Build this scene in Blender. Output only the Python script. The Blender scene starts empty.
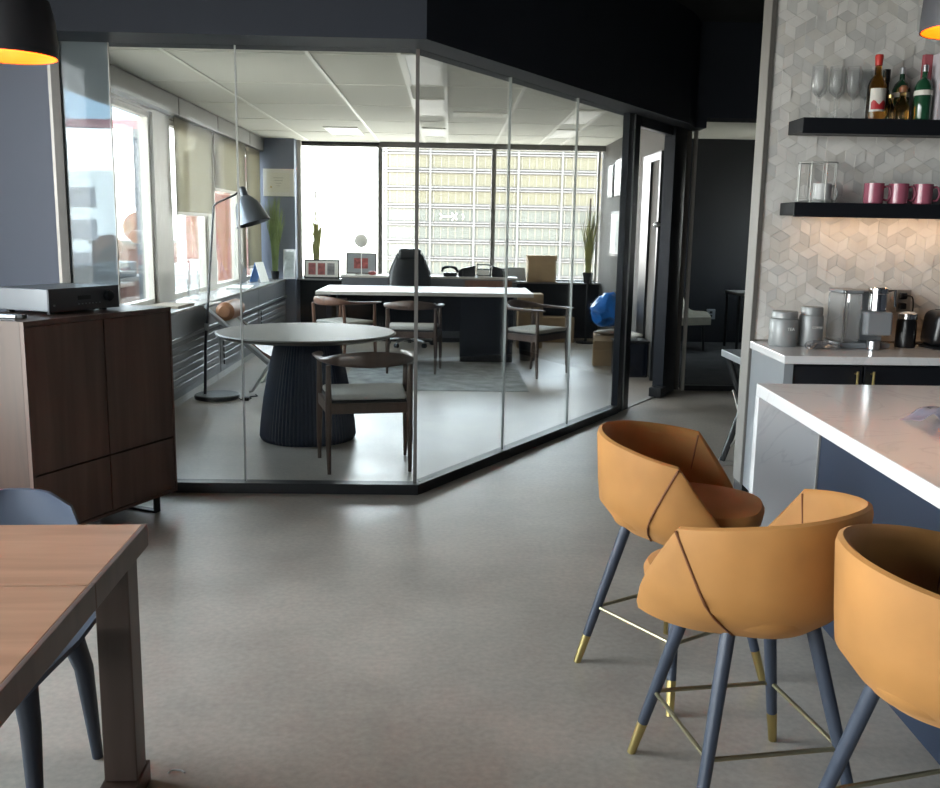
import bpy, bmesh, math, random
from mathutils import Vector, Matrix, noise
random.seed(7)
SC = bpy.context.scene
COL = SC.collection
PI = math.pi
R = math.radians

# ------------------------------------------------------------------ materials
def lin(c):
    if isinstance(c, str):
        c = tuple(int(c[i:i + 2], 16) / 255 for i in (0, 2, 4))
    return tuple((x / 12.92 if x <= .04045 else ((x + .055) / 1.055) ** 2.4) for x in c) + (1,)

MATS = {}
def mat(name, col, rough=.5, metal=0, var=.08, scale=6, bump=0, stretch=(1, 1, 1), sheen=0, spec=.5, detail=4, bscale=None, coat=0):
    m = bpy.data.materials.new(name); m.use_nodes = True
    nt = m.node_tree; N = nt.nodes; L = nt.links
    b = N['Principled BSDF']
    c = lin(col)
    b.inputs['Roughness'].default_value = rough
    b.inputs['Metallic'].default_value = metal
    b.inputs['Specular IOR Level'].default_value = spec
    b.inputs['Coat Weight'].default_value = coat
    if sheen:
        b.inputs['Sheen Weight'].default_value = sheen
        b.inputs['Sheen Roughness'].default_value = .4
        b.inputs['Sheen Tint'].default_value = tuple(min(1, x * 1.5 + .1) for x in c[:3]) + (1,)
    tc = N.new('ShaderNodeTexCoord'); mp = N.new('ShaderNodeMapping')
    mp.inputs['Scale'].default_value = stretch
    L.new(tc.outputs['Object'], mp.inputs['Vector'])
    nz = N.new('ShaderNodeTexNoise'); nz.inputs['Scale'].default_value = scale; nz.inputs['Detail'].default_value = detail
    L.new(mp.outputs[0], nz.inputs['Vector'])
    rp = N.new('ShaderNodeValToRGB')
    rp.color_ramp.elements[0].position = .3; rp.color_ramp.elements[1].position = .7
    rp.color_ramp.elements[0].color = tuple(x * (1 - var) for x in c[:3]) + (1,)
    rp.color_ramp.elements[1].color = tuple(min(1, x * (1 + var)) for x in c[:3]) + (1,)
    L.new(nz.outputs['Fac'], rp.inputs['Fac']); L.new(rp.outputs['Color'], b.inputs['Base Color'])
    if bump:
        bp = N.new('ShaderNodeBump'); bp.inputs['Strength'].default_value = bump; bp.inputs['Distance'].default_value = .01
        if bscale:
            n2 = N.new('ShaderNodeTexNoise'); n2.inputs['Scale'].default_value = bscale
            L.new(tc.outputs['Object'], n2.inputs['Vector']); L.new(n2.outputs['Fac'], bp.inputs['Height'])
        else:
            L.new(nz.outputs['Fac'], bp.inputs['Height'])
        L.new(bp.outputs['Normal'], b.inputs['Normal'])
    MATS[name] = m
    return m

def emis(name, col, strength):
    m = bpy.data.materials.new(name); m.use_nodes = True
    nt = m.node_tree; nt.nodes.clear()
    e = nt.nodes.new('ShaderNodeEmission'); o = nt.nodes.new('ShaderNodeOutputMaterial')
    e.inputs[0].default_value = lin(col); e.inputs[1].default_value = strength
    nt.links.new(e.outputs[0], o.inputs[0]); return m

def glassmat(name, tint=(1, 1, 1), rough=0.0, refl=1.0, film=0, filmcol='9aa4ad'):
    m = bpy.data.materials.new(name); m.use_nodes = True
    nt = m.node_tree; nt.nodes.clear(); N = nt.nodes; L = nt.links
    o = N.new('ShaderNodeOutputMaterial'); t = N.new('ShaderNodeBsdfTransparent'); g = N.new('ShaderNodeBsdfGlossy')
    f = N.new('ShaderNodeFresnel'); f.inputs[0].default_value = 1.45
    mu = N.new('ShaderNodeMath'); mu.operation = 'MULTIPLY'; mu.inputs[1].default_value = refl
    mx = N.new('ShaderNodeMixShader')
    t.inputs[0].default_value = tint + (1,); g.inputs['Roughness'].default_value = rough
    L.new(f.outputs[0], mu.inputs[0]); L.new(mu.outputs[0], mx.inputs[0])
    if film:
        d = N.new('ShaderNodeBsdfTranslucent'); d2 = N.new('ShaderNodeBsdfDiffuse'); a = N.new('ShaderNodeMixShader'); a.inputs[0].default_value = .5
        d.inputs[0].default_value = lin(filmcol); d2.inputs[0].default_value = lin(filmcol)
        L.new(d.outputs[0], a.inputs[1]); L.new(d2.outputs[0], a.inputs[2])
        b = N.new('ShaderNodeMixShader'); b.inputs[0].default_value = film
        L.new(t.outputs[0], b.inputs[1]); L.new(a.outputs[0], b.inputs[2]); L.new(b.outputs[0], mx.inputs[1])
    else:
        L.new(t.outputs[0], mx.inputs[1])
    L.new(g.outputs[0], mx.inputs[2]); L.new(mx.outputs[0], o.inputs[0])
    return m

def clear(name, col=(1, 1, 1), ior=1.45, rough=0):
    m = bpy.data.materials.new(name); m.use_nodes = True
    b = m.node_tree.nodes['Principled BSDF']
    b.inputs['Base Color'].default_value = col + (1,); b.inputs['Transmission Weight'].default_value = 1
    b.inputs['Roughness'].default_value = rough; b.inputs['IOR'].default_value = ior
    return m

def wood(name, col, dark, rough=.45, axis=(1, 1, .06), scale=14, bands=0):
    m = mat(name, col, rough, 0, .1, scale, 0, axis)
    nt = m.node_tree; rp = [n for n in nt.nodes if n.type == 'VALTORGB'][0]
    rp.color_ramp.elements[0].color = lin(dark); rp.color_ramp.elements[1].color = lin(col)
    rp.color_ramp.elements[0].position = .25; rp.color_ramp.elements[1].position = .75
    nz = [n for n in nt.nodes if n.type == 'TEX_NOISE'][0]
    nz.inputs['Detail'].default_value = 8; nz.inputs['Distortion'].default_value = .6
    return m

def concrete():
    m = bpy.data.materials.new('polished_concrete'); m.use_nodes = True
    nt = m.node_tree; N = nt.nodes; L = nt.links; b = N['Principled BSDF']
    tc = N.new('ShaderNodeTexCoord')
    n1 = N.new('ShaderNodeTexNoise'); n1.inputs['Scale'].default_value = 1.1; n1.inputs['Detail'].default_value = 9; n1.inputs['Roughness'].default_value = .62
    n2 = N.new('ShaderNodeTexNoise'); n2.inputs['Scale'].default_value = 45; n2.inputs['Detail'].default_value = 3
    for n in (n1, n2): L.new(tc.outputs['Object'], n.inputs['Vector'])
    r1 = N.new('ShaderNodeValToRGB')
    e = r1.color_ramp.elements; e[0].position = .3; e[1].position = .72
    e[0].color = lin('90867c'); e[1].color = lin('b9afa2')
    L.new(n1.outputs['Fac'], r1.inputs['Fac'])
    mx = N.new('ShaderNodeMix'); mx.data_type = 'RGBA'; mx.blend_type = 'OVERLAY'; mx.inputs[0].default_value = .25
    L.new(r1.outputs[0], mx.inputs[6]); L.new(n2.outputs['Fac'], mx.inputs[7]); L.new(mx.outputs[2], b.inputs['Base Color'])
    rr = N.new('ShaderNodeMapRange'); rr.inputs[3].default_value = .2; rr.inputs[4].default_value = .46
    L.new(n1.outputs['Fac'], rr.inputs[0]); L.new(rr.outputs[0], b.inputs['Roughness'])
    bp = N.new('ShaderNodeBump'); bp.inputs['Strength'].default_value = .06; bp.inputs['Distance'].default_value = .004
    L.new(n1.outputs['Fac'], bp.inputs['Height']); L.new(bp.outputs[0], b.inputs['Normal'])
    b.inputs['Specular IOR Level'].default_value = .55
    return m

def quartz():
    m = bpy.data.materials.new('white_quartz'); m.use_nodes = True
    nt = m.node_tree; N = nt.nodes; L = nt.links; b = N['Principled BSDF']
    tc = N.new('ShaderNodeTexCoord')
    n1 = N.new('ShaderNodeTexNoise'); n1.inputs['Scale'].default_value = 1.6; n1.inputs['Detail'].default_value = 6; n1.inputs['Distortion'].default_value = 1.5
    L.new(tc.outputs['Object'], n1.inputs['Vector'])
    r1 = N.new('ShaderNodeValToRGB'); e = r1.color_ramp.elements
    e[0].position = .485; e[0].color = lin('d9d8d8'); e[1].position = .515; e[1].color = lin('d9d8d8')
    x = e.new(.5); x.color = lin('cfcecf')
    L.new(n1.outputs['Fac'], r1.inputs['Fac']); L.new(r1.outputs[0], b.inputs['Base Color'])
    b.inputs['Roughness'].default_value = .16
    return m

M = {}
M['concrete'] = concrete()
M['quartz'] = quartz()
M['navy'] = mat('navy_wall_paint', '30343d', .65, var=.04, scale=3, spec=.25)
M['navydark'] = mat('dark_navy_paint', '0d1017', .5, var=.05, scale=3)
M['navycab'] = mat('navy_cabinet_lacquer', '2b3547', .38, var=.04, scale=3)
M['slate'] = mat('slate_wall_paint', '7b8294', .5, var=.03, scale=2)
M['black'] = mat('black_metal', '131518', .38, var=.06)
M['frame'] = mat('dark_blue_black_aluminium', '171c24', .32, .3, var=.05)
M['darkceil'] = mat('dark_painted_ceiling', '2a2b2b', .8, var=.15, scale=4)
M['greywall'] = mat('grey_wall_paint', '5c5955', .75, var=.03, scale=2, spec=.2)
M['offwall'] = mat('off_white_paint', 'bdbab2', .6, var=.03, scale=2)
M['tileceil'] = mat('ceiling_tile', 'dedbd0', .9, var=.03, scale=60)
M['tbar'] = mat('white_ceiling_grid_bar', 'f1eee4', .5, var=.02)
M['lens'] = mat('white_light_lens', 'f4efe4', .4, var=.02)
M['winframe'] = mat('grey_window_frame', '6d6a66', .45, .3, var=.04)
M['winlight'] = mat('pale_window_frame', 'b9b3a8', .45, .1, var=.04)
M['radiator'] = mat('grey_convector_metal', '6c6d70', .4, .5, var=.05)
M['radgrille'] = mat('light_grey_grille_metal', '707174', .4, .3, var=.05)
M['sill'] = mat('grey_stone_sill', '8e8d8b', .25, var=.12, scale=20)
M['steel'] = mat('brushed_steel', 'b9bbbd', .28, 1, var=.05)
M['chrome'] = mat('chrome', 'dcdcdc', .12, 1, var=.02)
M['strip'] = mat('clear_joint_strip', 'c4c6c4', .35, .1, var=.03)
M['silver'] = mat('silver_aluminium_trim', 'aaa6a0', .35, .5, var=.03)
M['glass'] = glassmat('partition_glass', (.95, .965, .96), 0, .35)
M['winglass'] = glassmat('window_glass', (.93, .95, .95), 0, .6)
M['hazeglass'] = glassmat('reflection_haze_glass', (.72, .78, .82), 0, .8, .5, 'b4bec4')  # diffuse layer paints the haze of a wall reflected in this pane
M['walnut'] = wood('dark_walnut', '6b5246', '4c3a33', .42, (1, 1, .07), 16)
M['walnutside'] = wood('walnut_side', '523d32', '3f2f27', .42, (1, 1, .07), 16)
M['tabletop'] = wood('dining_oak_walnut', 'b48a6d', '987157', .36, (.1, 1, 1), 20)
M['tableside'] = wood('shaded_table_wood', '65534a', '4c3e37', .45, (1, 1, .1), 16)  # same wood as the tabletop, shade of the sides put into the colour
M['chairwood'] = wood('smoked_chair_wood', '5d4a40', '43352e', .4, (1, 1, .15), 20)
M['brownwood'] = wood('warm_brown_wood', '7c5a49', '5f4336', .4, (1, 1, .15), 20)
M['cushion'] = mat('pale_grey_seat_fabric', 'b9b6af', .8, var=.05, scale=40, bump=.15)
M['seatunder'] = mat('black_seat_edge', '1c1b1c', .5)
M['tablestone'] = mat('grey_stained_round_top', '514c45', .5, var=.1, scale=3, stretch=(1, 5, 1))
M['tablebase'] = mat('ribbed_navy_base', '1f2b40', .5, var=.08)
M['desktop'] = mat('white_desk_laminate', 'b9b3aa', .35, var=.04, scale=3)
M['credgrey'] = mat('grey_credenza_laminate', '5c5e62', .4, var=.04)
M['navydesk'] = mat('midnight_desk_laminate', '10141d', .22, var=.05)
M['rug'] = mat('grey_rug_pile', 'a3a5a4', .95, var=.35, scale=6, bump=.4, bscale=300)
M['lampgrey'] = mat('dark_grey_lamp_metal', '2c2f33', .35, .5, var=.05)
M['shade'] = mat('blue_grey_lamp_shade', '55595f', .35, .4, var=.05)
M['leather'] = mat('black_leather', '15171b', .35, var=.1, scale=20, bump=.1)
M['tan'] = mat('tan_leather', '8a5a38', .45, var=.15, scale=10, bump=.1)
M['loungegrey'] = mat('grey_sling_fabric', '8d8b87', .7, var=.1, scale=20)
M['whitemetal'] = mat('white_metal_tube', 'c9c9c6', .35, .3, var=.03)
M['card'] = mat('cardboard', 'a08768', .8, var=.08, scale=8)
M['cardgrey'] = mat('grey_brown_carton', '857766', .7, var=.06, scale=8)
M['blackplastic'] = mat('black_plastic', '101114', .3, var=.08)
M['bluebag'] = mat('blue_plastic_bag', '1f6fc4', .28, var=.2, scale=7)
M['white'] = mat('white_paint', 'e6e4df', .5, var=.02)
M['paper'] = mat('white_paper', 'e9e7e0', .7, var=.02)
M['certpaper'] = mat('certificate_paper', 'e6e3d8', .7, var=.03)
M['photo'] = mat('red_toned_photo_print', '9a5350', .4, var=.5, scale=18)
M['photogrey'] = mat('grey_photo_print', '8a8688', .4, var=.4, scale=14)
M['art'] = mat('pale_art_print', 'b9c2c4', .35, var=.25, scale=10)
M['blue'] = mat('blue_folder', '4f7fc0', .45, var=.05)
M['grass'] = mat('green_grass_blade', '7f9058', .6, var=.25, scale=5)
M['drygrass'] = mat('yellow_green_grass_blade', '93935a', .6, var=.3, scale=5)
M['velvet'] = mat('mustard_velvet', 'a06f38', .75, var=.2, scale=3.5, sheen=.5, bump=.02, bscale=150)
M['seam'] = mat('brown_seam_piping', '6b3f1d', .7)
M['stoolleg'] = mat('slate_blue_stool_leg', '3c424e', .4, var=.05)
M['brass'] = mat('brushed_brass', 'c9b478', .3, 1, var=.08)
M['bronze'] = mat('antique_brass_bar', 'a89e80', .42, 1, var=.08)
M['shell'] = mat('blue_grey_shell_plastic', '4a5262', .5, var=.04)
M['shellleg'] = mat('dark_blue_grey_chair_leg', '2f3643', .5, var=.05)
M['pendant'] = mat('dark_grey_pendant', '454549', .5, .2, var=.04)
M['amber'] = mat('amber_gold_pendant_lining', 'ff7808', .45, .0, var=.02)
M['bulb'] = emis('warm_bulb', 'ffcf98', 36)
M['led'] = emis('warm_led_strip', 'ffcb98', 6)
M['grout'] = mat('grey_grout', 'a3a29e', .8, var=.04)
M['endwall'] = mat('grey_wall_end_paint', '8d8984', .55, var=.03)
M['mt1'] = mat('marble_tile_pale', 'e2e0dc', .3, var=.06, scale=9)
M['mt2'] = mat('marble_tile_mid', 'cecdca', .3, var=.08, scale=9)
M['mt3'] = mat('marble_tile_warm', 'd5d2cc', .3, var=.07, scale=9)
M['canister'] = mat('grey_canister_enamel', '929494', .4, .2, var=.04)
M['lettering'] = mat('white_lettering', 'e8e8e4', .5, var=.01)
M['greymach'] = mat('grey_machine_plastic', '92969a', .35, .2, var=.04)
M['tank'] = glassmat('clear_water_tank', (.92, .94, .95), .02, .7, .3, 'd4d6d8')
M['water'] = glassmat('water_in_tank', (.86, .9, .92), .0, .6)
M['clear'] = glassmat('thin_drinking_glass', (.985, .99, .99), 0, .4, .09, 'f4f4f4')  # faint white layer paints in the light caught on the rims
M['redcap'] = mat('red_bottle_cap', 'c23b34', .35)
M['amberglass'] = clear('amber_whiskey', (.75, .32, .06))
M['darkglass'] = mat('near_black_bottle_glass', '1d1012', .12, var=.1)
M['brownglass'] = clear('pale_brown_liquor', (.72, .5, .2))
M['greenglass'] = mat('green_bottle_glass', '1f4a33', .1, var=.2, coat=.5)
M['label'] = mat('white_bottle_label', 'd8d4cb', .5, var=.02)
M['redlabel'] = mat('red_label_mark', 'b32a30', .5)
M['giftbox'] = mat('pale_grey_gift_box', 'c2bdc4', .5, var=.02)
M['pinkpanel'] = mat('dusty_red_box_side', 'a0525a', .5, var=.05)
M['mug'] = mat('dusty_pink_glazed_mug', 'a25a6d', .22, var=.06, coat=.3)
M['mugwhite'] = mat('white_glazed_mug', 'c6c8c8', .3, var=.03)
M['plasticwrap'] = glassmat('clear_plastic_wrap', (.82, .82, .83), .15, 1.6, .15, 'd5d5da')
M['bagclear'] = glassmat('lilac_clear_plastic_bag', (.92, .92, .97), .15, .8, .5, 'dcdaf0')
M['blind'] = glassmat('beige_roller_blind', (.34, .33, .3), .5, .1, .5, 'b3ac97')
M['carpet'] = mat('dark_grey_carpet', '4a4848', .95, var=.3, scale=5, bump=.3, bscale=200)
M['canvas'] = mat('pale_blue_awning_canvas', '97a6ae', .8, var=.03)
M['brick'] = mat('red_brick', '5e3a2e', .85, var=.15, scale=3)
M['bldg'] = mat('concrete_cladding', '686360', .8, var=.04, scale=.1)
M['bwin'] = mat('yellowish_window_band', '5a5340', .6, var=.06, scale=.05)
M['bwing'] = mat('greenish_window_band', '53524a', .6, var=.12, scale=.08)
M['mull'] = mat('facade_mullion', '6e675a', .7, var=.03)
M['terrace'] = mat('terrace_paving', '6a645c', .8, var=.08, scale=2)
M['planter'] = mat('grey_planter', '3f444a', .7)
M['orange'] = mat('orange_flowers', '70401f', .8, var=.4, scale=20)
M['ivory'] = mat('ivory_tufted_fabric', 'b3ab98', .8, var=.1, scale=14)

# ------------------------------------------------------------------ mesh helpers
def NB(): return bmesh.new()
def box(bm, x0, x1, y0, y1, z0, z1, r=0, seg=2):
    res = bmesh.ops.create_cube(bm, size=1)
    for v in res['verts']:
        v.co = Vector(((x0 + x1) / 2 + v.co.x * (x1 - x0), (y0 + y1) / 2 + v.co.y * (y1 - y0), (z0 + z1) / 2 + v.co.z * (z1 - z0)))
    if r:
        es = set(e for v in res['verts'] for e in v.link_edges)
        bmesh.ops.bevel(bm, geom=list(es), offset=r, segments=seg, affect='EDGES', profile=.5, clamp_overlap=True)
    return bm
def prism(bm, poly, z0, z1, r=0, seg=2):
    a = [bm.verts.new((p[0], p[1], z0)) for p in poly]; b = [bm.verts.new((p[0], p[1], z1)) for p in poly]
    n = len(poly); fs = [bm.faces.new(a[::-1]), bm.faces.new(b)]
    for i in range(n): fs.append(bm.faces.new((a[i], a[(i + 1) % n], b[(i + 1) % n], b[i])))
    bmesh.ops.recalc_face_normals(bm, faces=fs)
    if r:
        es = set(e for v in a + b for e in v.link_edges)
        bmesh.ops.bevel(bm, geom=list(es), offset=r, segments=seg, affect='EDGES', profile=.5, clamp_overlap=True)
    return bm
def obar(bm, p, q, w, z0, z1):
    """upright box standing along the plan line p-q, w thick"""
    p = Vector(p[:2]); q = Vector(q[:2]); d = (q - p).normalized(); n = Vector((-d.y, d.x)) * w / 2
    return prism(bm, [p - n, q - n, q + n, p + n], z0, z1)
def rings(bm, rs, cap=True, closed=False):
    """loft through a list of rings (each a list of points)"""
    V = [[bm.verts.new(p) for p in r] for r in rs]; n = len(V[0]); fs = []
    m = len(V)
    for i in range(m if closed else m - 1):
        A = V[i]; B = V[(i + 1) % m]
        for j in range(n):
            fs.append(bm.faces.new((A[j], A[(j + 1) % n], B[(j + 1) % n], B[j])))
    if cap and not closed:
        fs.append(bm.faces.new(V[0][::-1])); fs.append(bm.faces.new(V[-1]))
    bmesh.ops.recalc_face_normals(bm, faces=fs)
    return bm
def smoothpath(P, n=6):
    P = [Vector(p) for p in P]; out = []
    for i in range(len(P) - 1):
        a = P[max(i - 1, 0)]; b = P[i]; c = P[i + 1]; d = P[min(i + 2, len(P) - 1)]
        for k in range(n):
            t = k / n
            out.append(.5 * ((2 * b) + (c - a) * t + (2 * a - 5 * b + 4 * c - d) * t * t + (3 * b - a - 3 * c + d) * t ** 3))
    out.append(P[-1]); return out
def tube(bm, P, r, n=10, smooth=0, closed=False):
    """round tube along P; r one radius or one per point"""
    rr = list(r) if isinstance(r, (list, tuple)) else [r] * len(P)
    P = [Vector(p) for p in P]
    if smooth:
        RR = []
        for i in range(len(P) - 1):
            for k in range(smooth): RR.append(rr[i] + (rr[i + 1] - rr[i]) * k / smooth)
        RR.append(rr[-1]); P = smoothpath(P, smooth); rr = RR
    rs = []; u = None; m = len(P)
    for i, p in enumerate(P):
        if closed: t = P[(i + 1) % m] - P[i - 1]
        else: t = P[min(i + 1, m - 1)] - P[max(i - 1, 0)]
        t.normalize()
        if u is None:
            u = t.orthogonal().normalized()
        else:
            u = (u - t * u.dot(t)).normalized()
        w = t.cross(u)
        rs.append([p + (u * math.cos(2 * PI * k / n) + w * math.sin(2 * PI * k / n)) * rr[i] for k in range(n)])
    return rings(bm, rs, True, closed)
def lathe(bm, prof, n=24, c=(0, 0, 0), cap=True):
    rs = [[(c[0] + r * math.cos(2 * PI * k / n), c[1] + r * math.sin(2 * PI * k / n), c[2] + z) for k in range(n)] for r, z in prof]
    return rings(bm, rs, cap)
def ball(bm, c, r, s=(1, 1, 1), sub=3):
    res = bmesh.ops.create_icosphere(bm, subdivisions=sub, radius=r)
    for v in res['verts']: v.co = Vector((c[0] + v.co.x * s[0], c[1] + v.co.y * s[1], c[2] + v.co.z * s[2]))
    return bm
def crumple(bm, amt, freq, seed=0):
    for v in bm.verts:
        d = noise.noise_vector(v.co * freq + Vector((seed, seed * 2, 0)))
        v.co += d * amt
    return bm
def xform(bm, loc=(0, 0, 0), rz=0, rx=0, ry=0):
    mt = Matrix.Translation(loc) @ Matrix.Rotation(rz, 4, 'Z') @ Matrix.Rotation(ry, 4, 'Y') @ Matrix.Rotation(rx, 4, 'X')
    bmesh.ops.transform(bm, matrix=mt, verts=bm.verts); return bm

# ------------------------------------------------------------------ object helpers
def obj(name, bm, m, parent=None, world=False, smooth=False, loc=None, rz=0, mats=None):
    """one mesh object; world=True: the bmesh is in world coordinates and is moved into the parent's frame"""
    if parent is not None and world:
        inv = (Matrix.Translation(parent.location) @ Matrix.Rotation(parent.rotation_euler.z, 4, 'Z')).inverted()
        bmesh.ops.transform(bm, matrix=inv, verts=bm.verts)
    me = bpy.data.meshes.new(name); bm.to_mesh(me); bm.free()
    for x in (mats or [m]): me.materials.append(x)
    if smooth:
        for p in me.polygons: p.use_smooth = True
        try: me.set_sharp_from_angle(angle=R(40 if smooth is True else smooth))
        except Exception: pass
    o = bpy.data.objects.new(name, me); COL.objects.link(o)
    if parent is not None: o.parent = parent
    if loc is not None: o.location = loc
    if rz: o.rotation_euler = (0, 0, rz)
    return o
def tag(o, label, cat, group=None):
    o['label'] = label; o['category'] = cat
    if group: o['group'] = group
    return o
def thing(name, label, cat, loc=(0, 0, 0), rz=0, group=None):
    o = bpy.data.objects.new(name, None); o.empty_display_size = .1; COL.objects.link(o)
    o.location = loc; o.rotation_euler = (0, 0, rz)
    return tag(o, label, cat, group)
def single(name, bm, m, label, cat, base, group=None, smooth=False, rz=0, mats=None):
    """a thing that is one mesh: bmesh built round the origin, placed at base"""
    return tag(obj(name, bm, m, None, False, smooth, base, rz, mats), label, cat, group)
def struct(name, bm, m, parent=None, smooth=False, mats=None):
    o = obj(name, bm, m, parent, False, smooth, mats=mats)
    if parent is None: o['kind'] = 'structure'
    return o
def dup(root, loc, rz, label=None, group=None):
    r = root.copy(); COL.objects.link(r); r.location = loc; r.rotation_euler = (0, 0, rz)
    if label: r['label'] = label
    if group: r['group'] = group
    for ch in list(root.children):
        c = ch.copy(); COL.objects.link(c); c.parent = r
        for g in ch.children:
            d = g.copy(); COL.objects.link(d); d.parent = c
    return r
def label_part(o, s): o['label'] = s; return o

# ================================================================== THE SETTING
HC = 3.35        # main ceiling
OC = 2.66        # office ceiling
struct('floor', box(NB(), -3.4, 5.1, -4.6, 13.5, -.2, 0), M['concrete'])
struct('floor_carpet', box(NB(), 2.28, 5.0, 9.05, 13.0, 0, .008), M['carpet'])
struct('ceiling', box(NB(), -3.4, 5.1, -4.6, 9.2, HC, HC + .15), M['darkceil'])
struct('ceiling_office', prism(NB(), [(-2.75, 5.3), (-.2, 5.3), (2.12, 9.0), (2.12, 13.5), (-2.75, 13.5)], OC, OC + .12), M['tileceil'])
struct('ceiling_meeting', box(NB(), 2.12, 5.1, 9.0, 13.2, 2.76, 2.9), M['tileceil'])
# bulkhead over the glass: runs along the front, turns along the diagonal, then along the meeting room
struct('wall_bulkhead', prism(NB(), [(-3.3, 4.95), (-.13, 4.97), (2.06, 8.40), (2.2, 8.72), (2.3, 8.72), (2.3, 9.05), (2.1, 9.05), (-.22, 5.36), (-3.3, 5.36)], 2.44, HC), M['navy'])
struct('wall_header_meeting', box(NB(), 2.3, 5.0, 8.72, 9.05, 2.53, HC), M['navy'])
struct('wall_front', box(NB(), -3.3, -2.13, 5.24, 5.36, 0, 2.44), M['slate'])
struct('wall_back', box(NB(), -3.4, 5.1, -4.75, -4.6, 0, HC), M['navy'])
bm = NB(); box(bm, 5.0, 5.15, -4.6, 11.8, 0, HC); box(bm, 5.0, 5.15, 12.7, 13.2, 0, HC); box(bm, 5.0, 5.15, 11.8, 12.7, 0, .9); box(bm, 5.0, 5.15, 11.8, 12.7, 2.3, HC)
struct('wall_right', bm, M['navy'])
# left wall of the main room with three large windows
WY = [(-4.3, -1.75), (-1.55, 1.0), (1.2, 3.75)]
bm = NB()
box(bm, -3.45, -3.3, -4.6, 5.36, 0, .35); box(bm, -3.45, -3.3, -4.6, 5.36, 2.95, HC)
ys = [-4.6] + [v for w in WY for v in w] + [5.36]
for i in range(0, len(ys), 2): box(bm, -3.45, -3.3, ys[i], ys[i + 1], .35, 2.95)
struct('wall_left', bm, M['slate'])
wn = 0
def window(x0, x1, y0, y1, z0, z1, fr, axis, t=.05, gm='winglass'):
    """window frame with a glass pane; axis 'x': pane lies in a plane of constant x"""
    global wn; wn += 1
    bm = NB()
    if axis == 'x':
        box(bm, x0, x1, y0, y1, z0, z0 + t); box(bm, x0, x1, y0, y1, z1 - t, z1)
        box(bm, x0, x1, y0, y0 + t, z0 + t, z1 - t); box(bm, x0, x1, y1 - t, y1, z0 + t, z1 - t)
    else:
        box(bm, x0, x1, y0, y1, z0, z0 + t); box(bm, x0, x1, y0, y1, z1 - t, z1)
        box(bm, x0, x0 + t, y0, y1, z0 + t, z1 - t); box(bm, x1 - t, x1, y0, y1, z0 + t, z1 - t)
    w = struct('window_%d' % wn, bm, fr)
    g = NB()
    if axis == 'x':
        xm = (x0 + x1) / 2; box(g, xm - .005, xm + .005, y0 + t, y1 - t, z0 + t, z1 - t)
    else:
        ym = (y0 + y1) / 2; box(g, x0 + t, x1 - t, ym - .005, ym + .005, z0 + t, z1 - t)
    struct('pane', g, M[gm], w)
    return w
window(5.03, 5.12, 11.8, 12.7, .9, 2.3, M['winframe'], 'x')  # unseen window, added so daylight reaches the meeting room ceiling
for a, b in WY: window(-3.43, -3.32, a, b, .35, 2.95, M['winframe'], 'x')

# office window wall on the left
LX = -2.6
bm = NB()
box(bm, LX - .12, LX, 5.36, 13.5, 0, .80); box(bm, LX - .12, LX, 5.36, 13.5, 2.46, OC)
for a, b in ((5.36, 6.3), (8.52, 9.02), (10.36, 10.66), (11.92, 12.22), (13.0, 13.5)): box(bm, LX - .12, LX, a, b, .80, 2.46)
struct('wall_left_office', bm, M['winlight'])
for a, b in ((6.3, 8.52), (9.02, 10.36), (10.66, 11.92), (12.22, 13.0)):
    window(LX - .1, LX - .03, a, b, .80, 2.46, M['winlight'], 'x', .045)
struct('window_sill_left', box(NB(), LX, -2.23, 5.4, 12.98, .775, .80, .004), M['sill'])
# far wall: window strip over a dark base
bm = NB()
box(bm, LX, 2.12, 13.35, 13.5, 0, .79); box(bm, LX, 2.12, 13.35, 13.5, 2.63, OC)
struct('wall_far', bm, M['navydark'])
for a, b in ((-2.1, -.98), (-.98, .6), (.6, 2.08)):
    window(a, b, 13.37, 13.46, .79, 2.63, M['winframe'], 'y', .03)
struct('window_sill_far', box(NB(), -2.1, 2.1, 13.1, 13.36, .775, .80, .004), M['sill'])
struct('trim_1', box(NB(), -.98, 2.12, 13.24, 13.35, 2.59, OC), M['winframe'])          # blind pelmet over the far window
struct('wall_corner_column', box(NB(), LX, -2.1, 13.0, 13.37, 0, OC), M['slate'])
struct('trim_2', box(NB(), -2.1, -2.05, 13.22, 13.37, .80, OC), M['winlight'])
# right wall of the office
struct('wall_right_office', box(NB(), 2.12, 2.24, 8.98, 13.5, 0, OC + .2), M['greywall'])
struct('wall_far_meeting', box(NB(), 2.24, 5.1, 13.0, 13.15, 0, 2.76), M['navydark'])
struct('wall_left_meeting', box(NB(), 2.24, 2.27, 9.1, 13.0, 0, 2.76), M['navydark'])
struct('baseboard_office', box(NB(), 2.105, 2.12, 10.25, 13.1, 0, .1), M['black'])
# kitchen wall with its end face, metal edge trim and plinth
KY = 5.15
struct('wall_kitchen', box(NB(), 1.675, 5.0, KY, KY + .16, .1, HC), M['endwall'])
struct('baseboard_kitchen', box(NB(), 1.682, 5.0, KY + .004, KY + .155, 0, .1), M['black'])
struct('trim_3', box(NB(), 1.666, 1.690, KY - .014, KY, .1, HC), M['winframe'])

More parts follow.
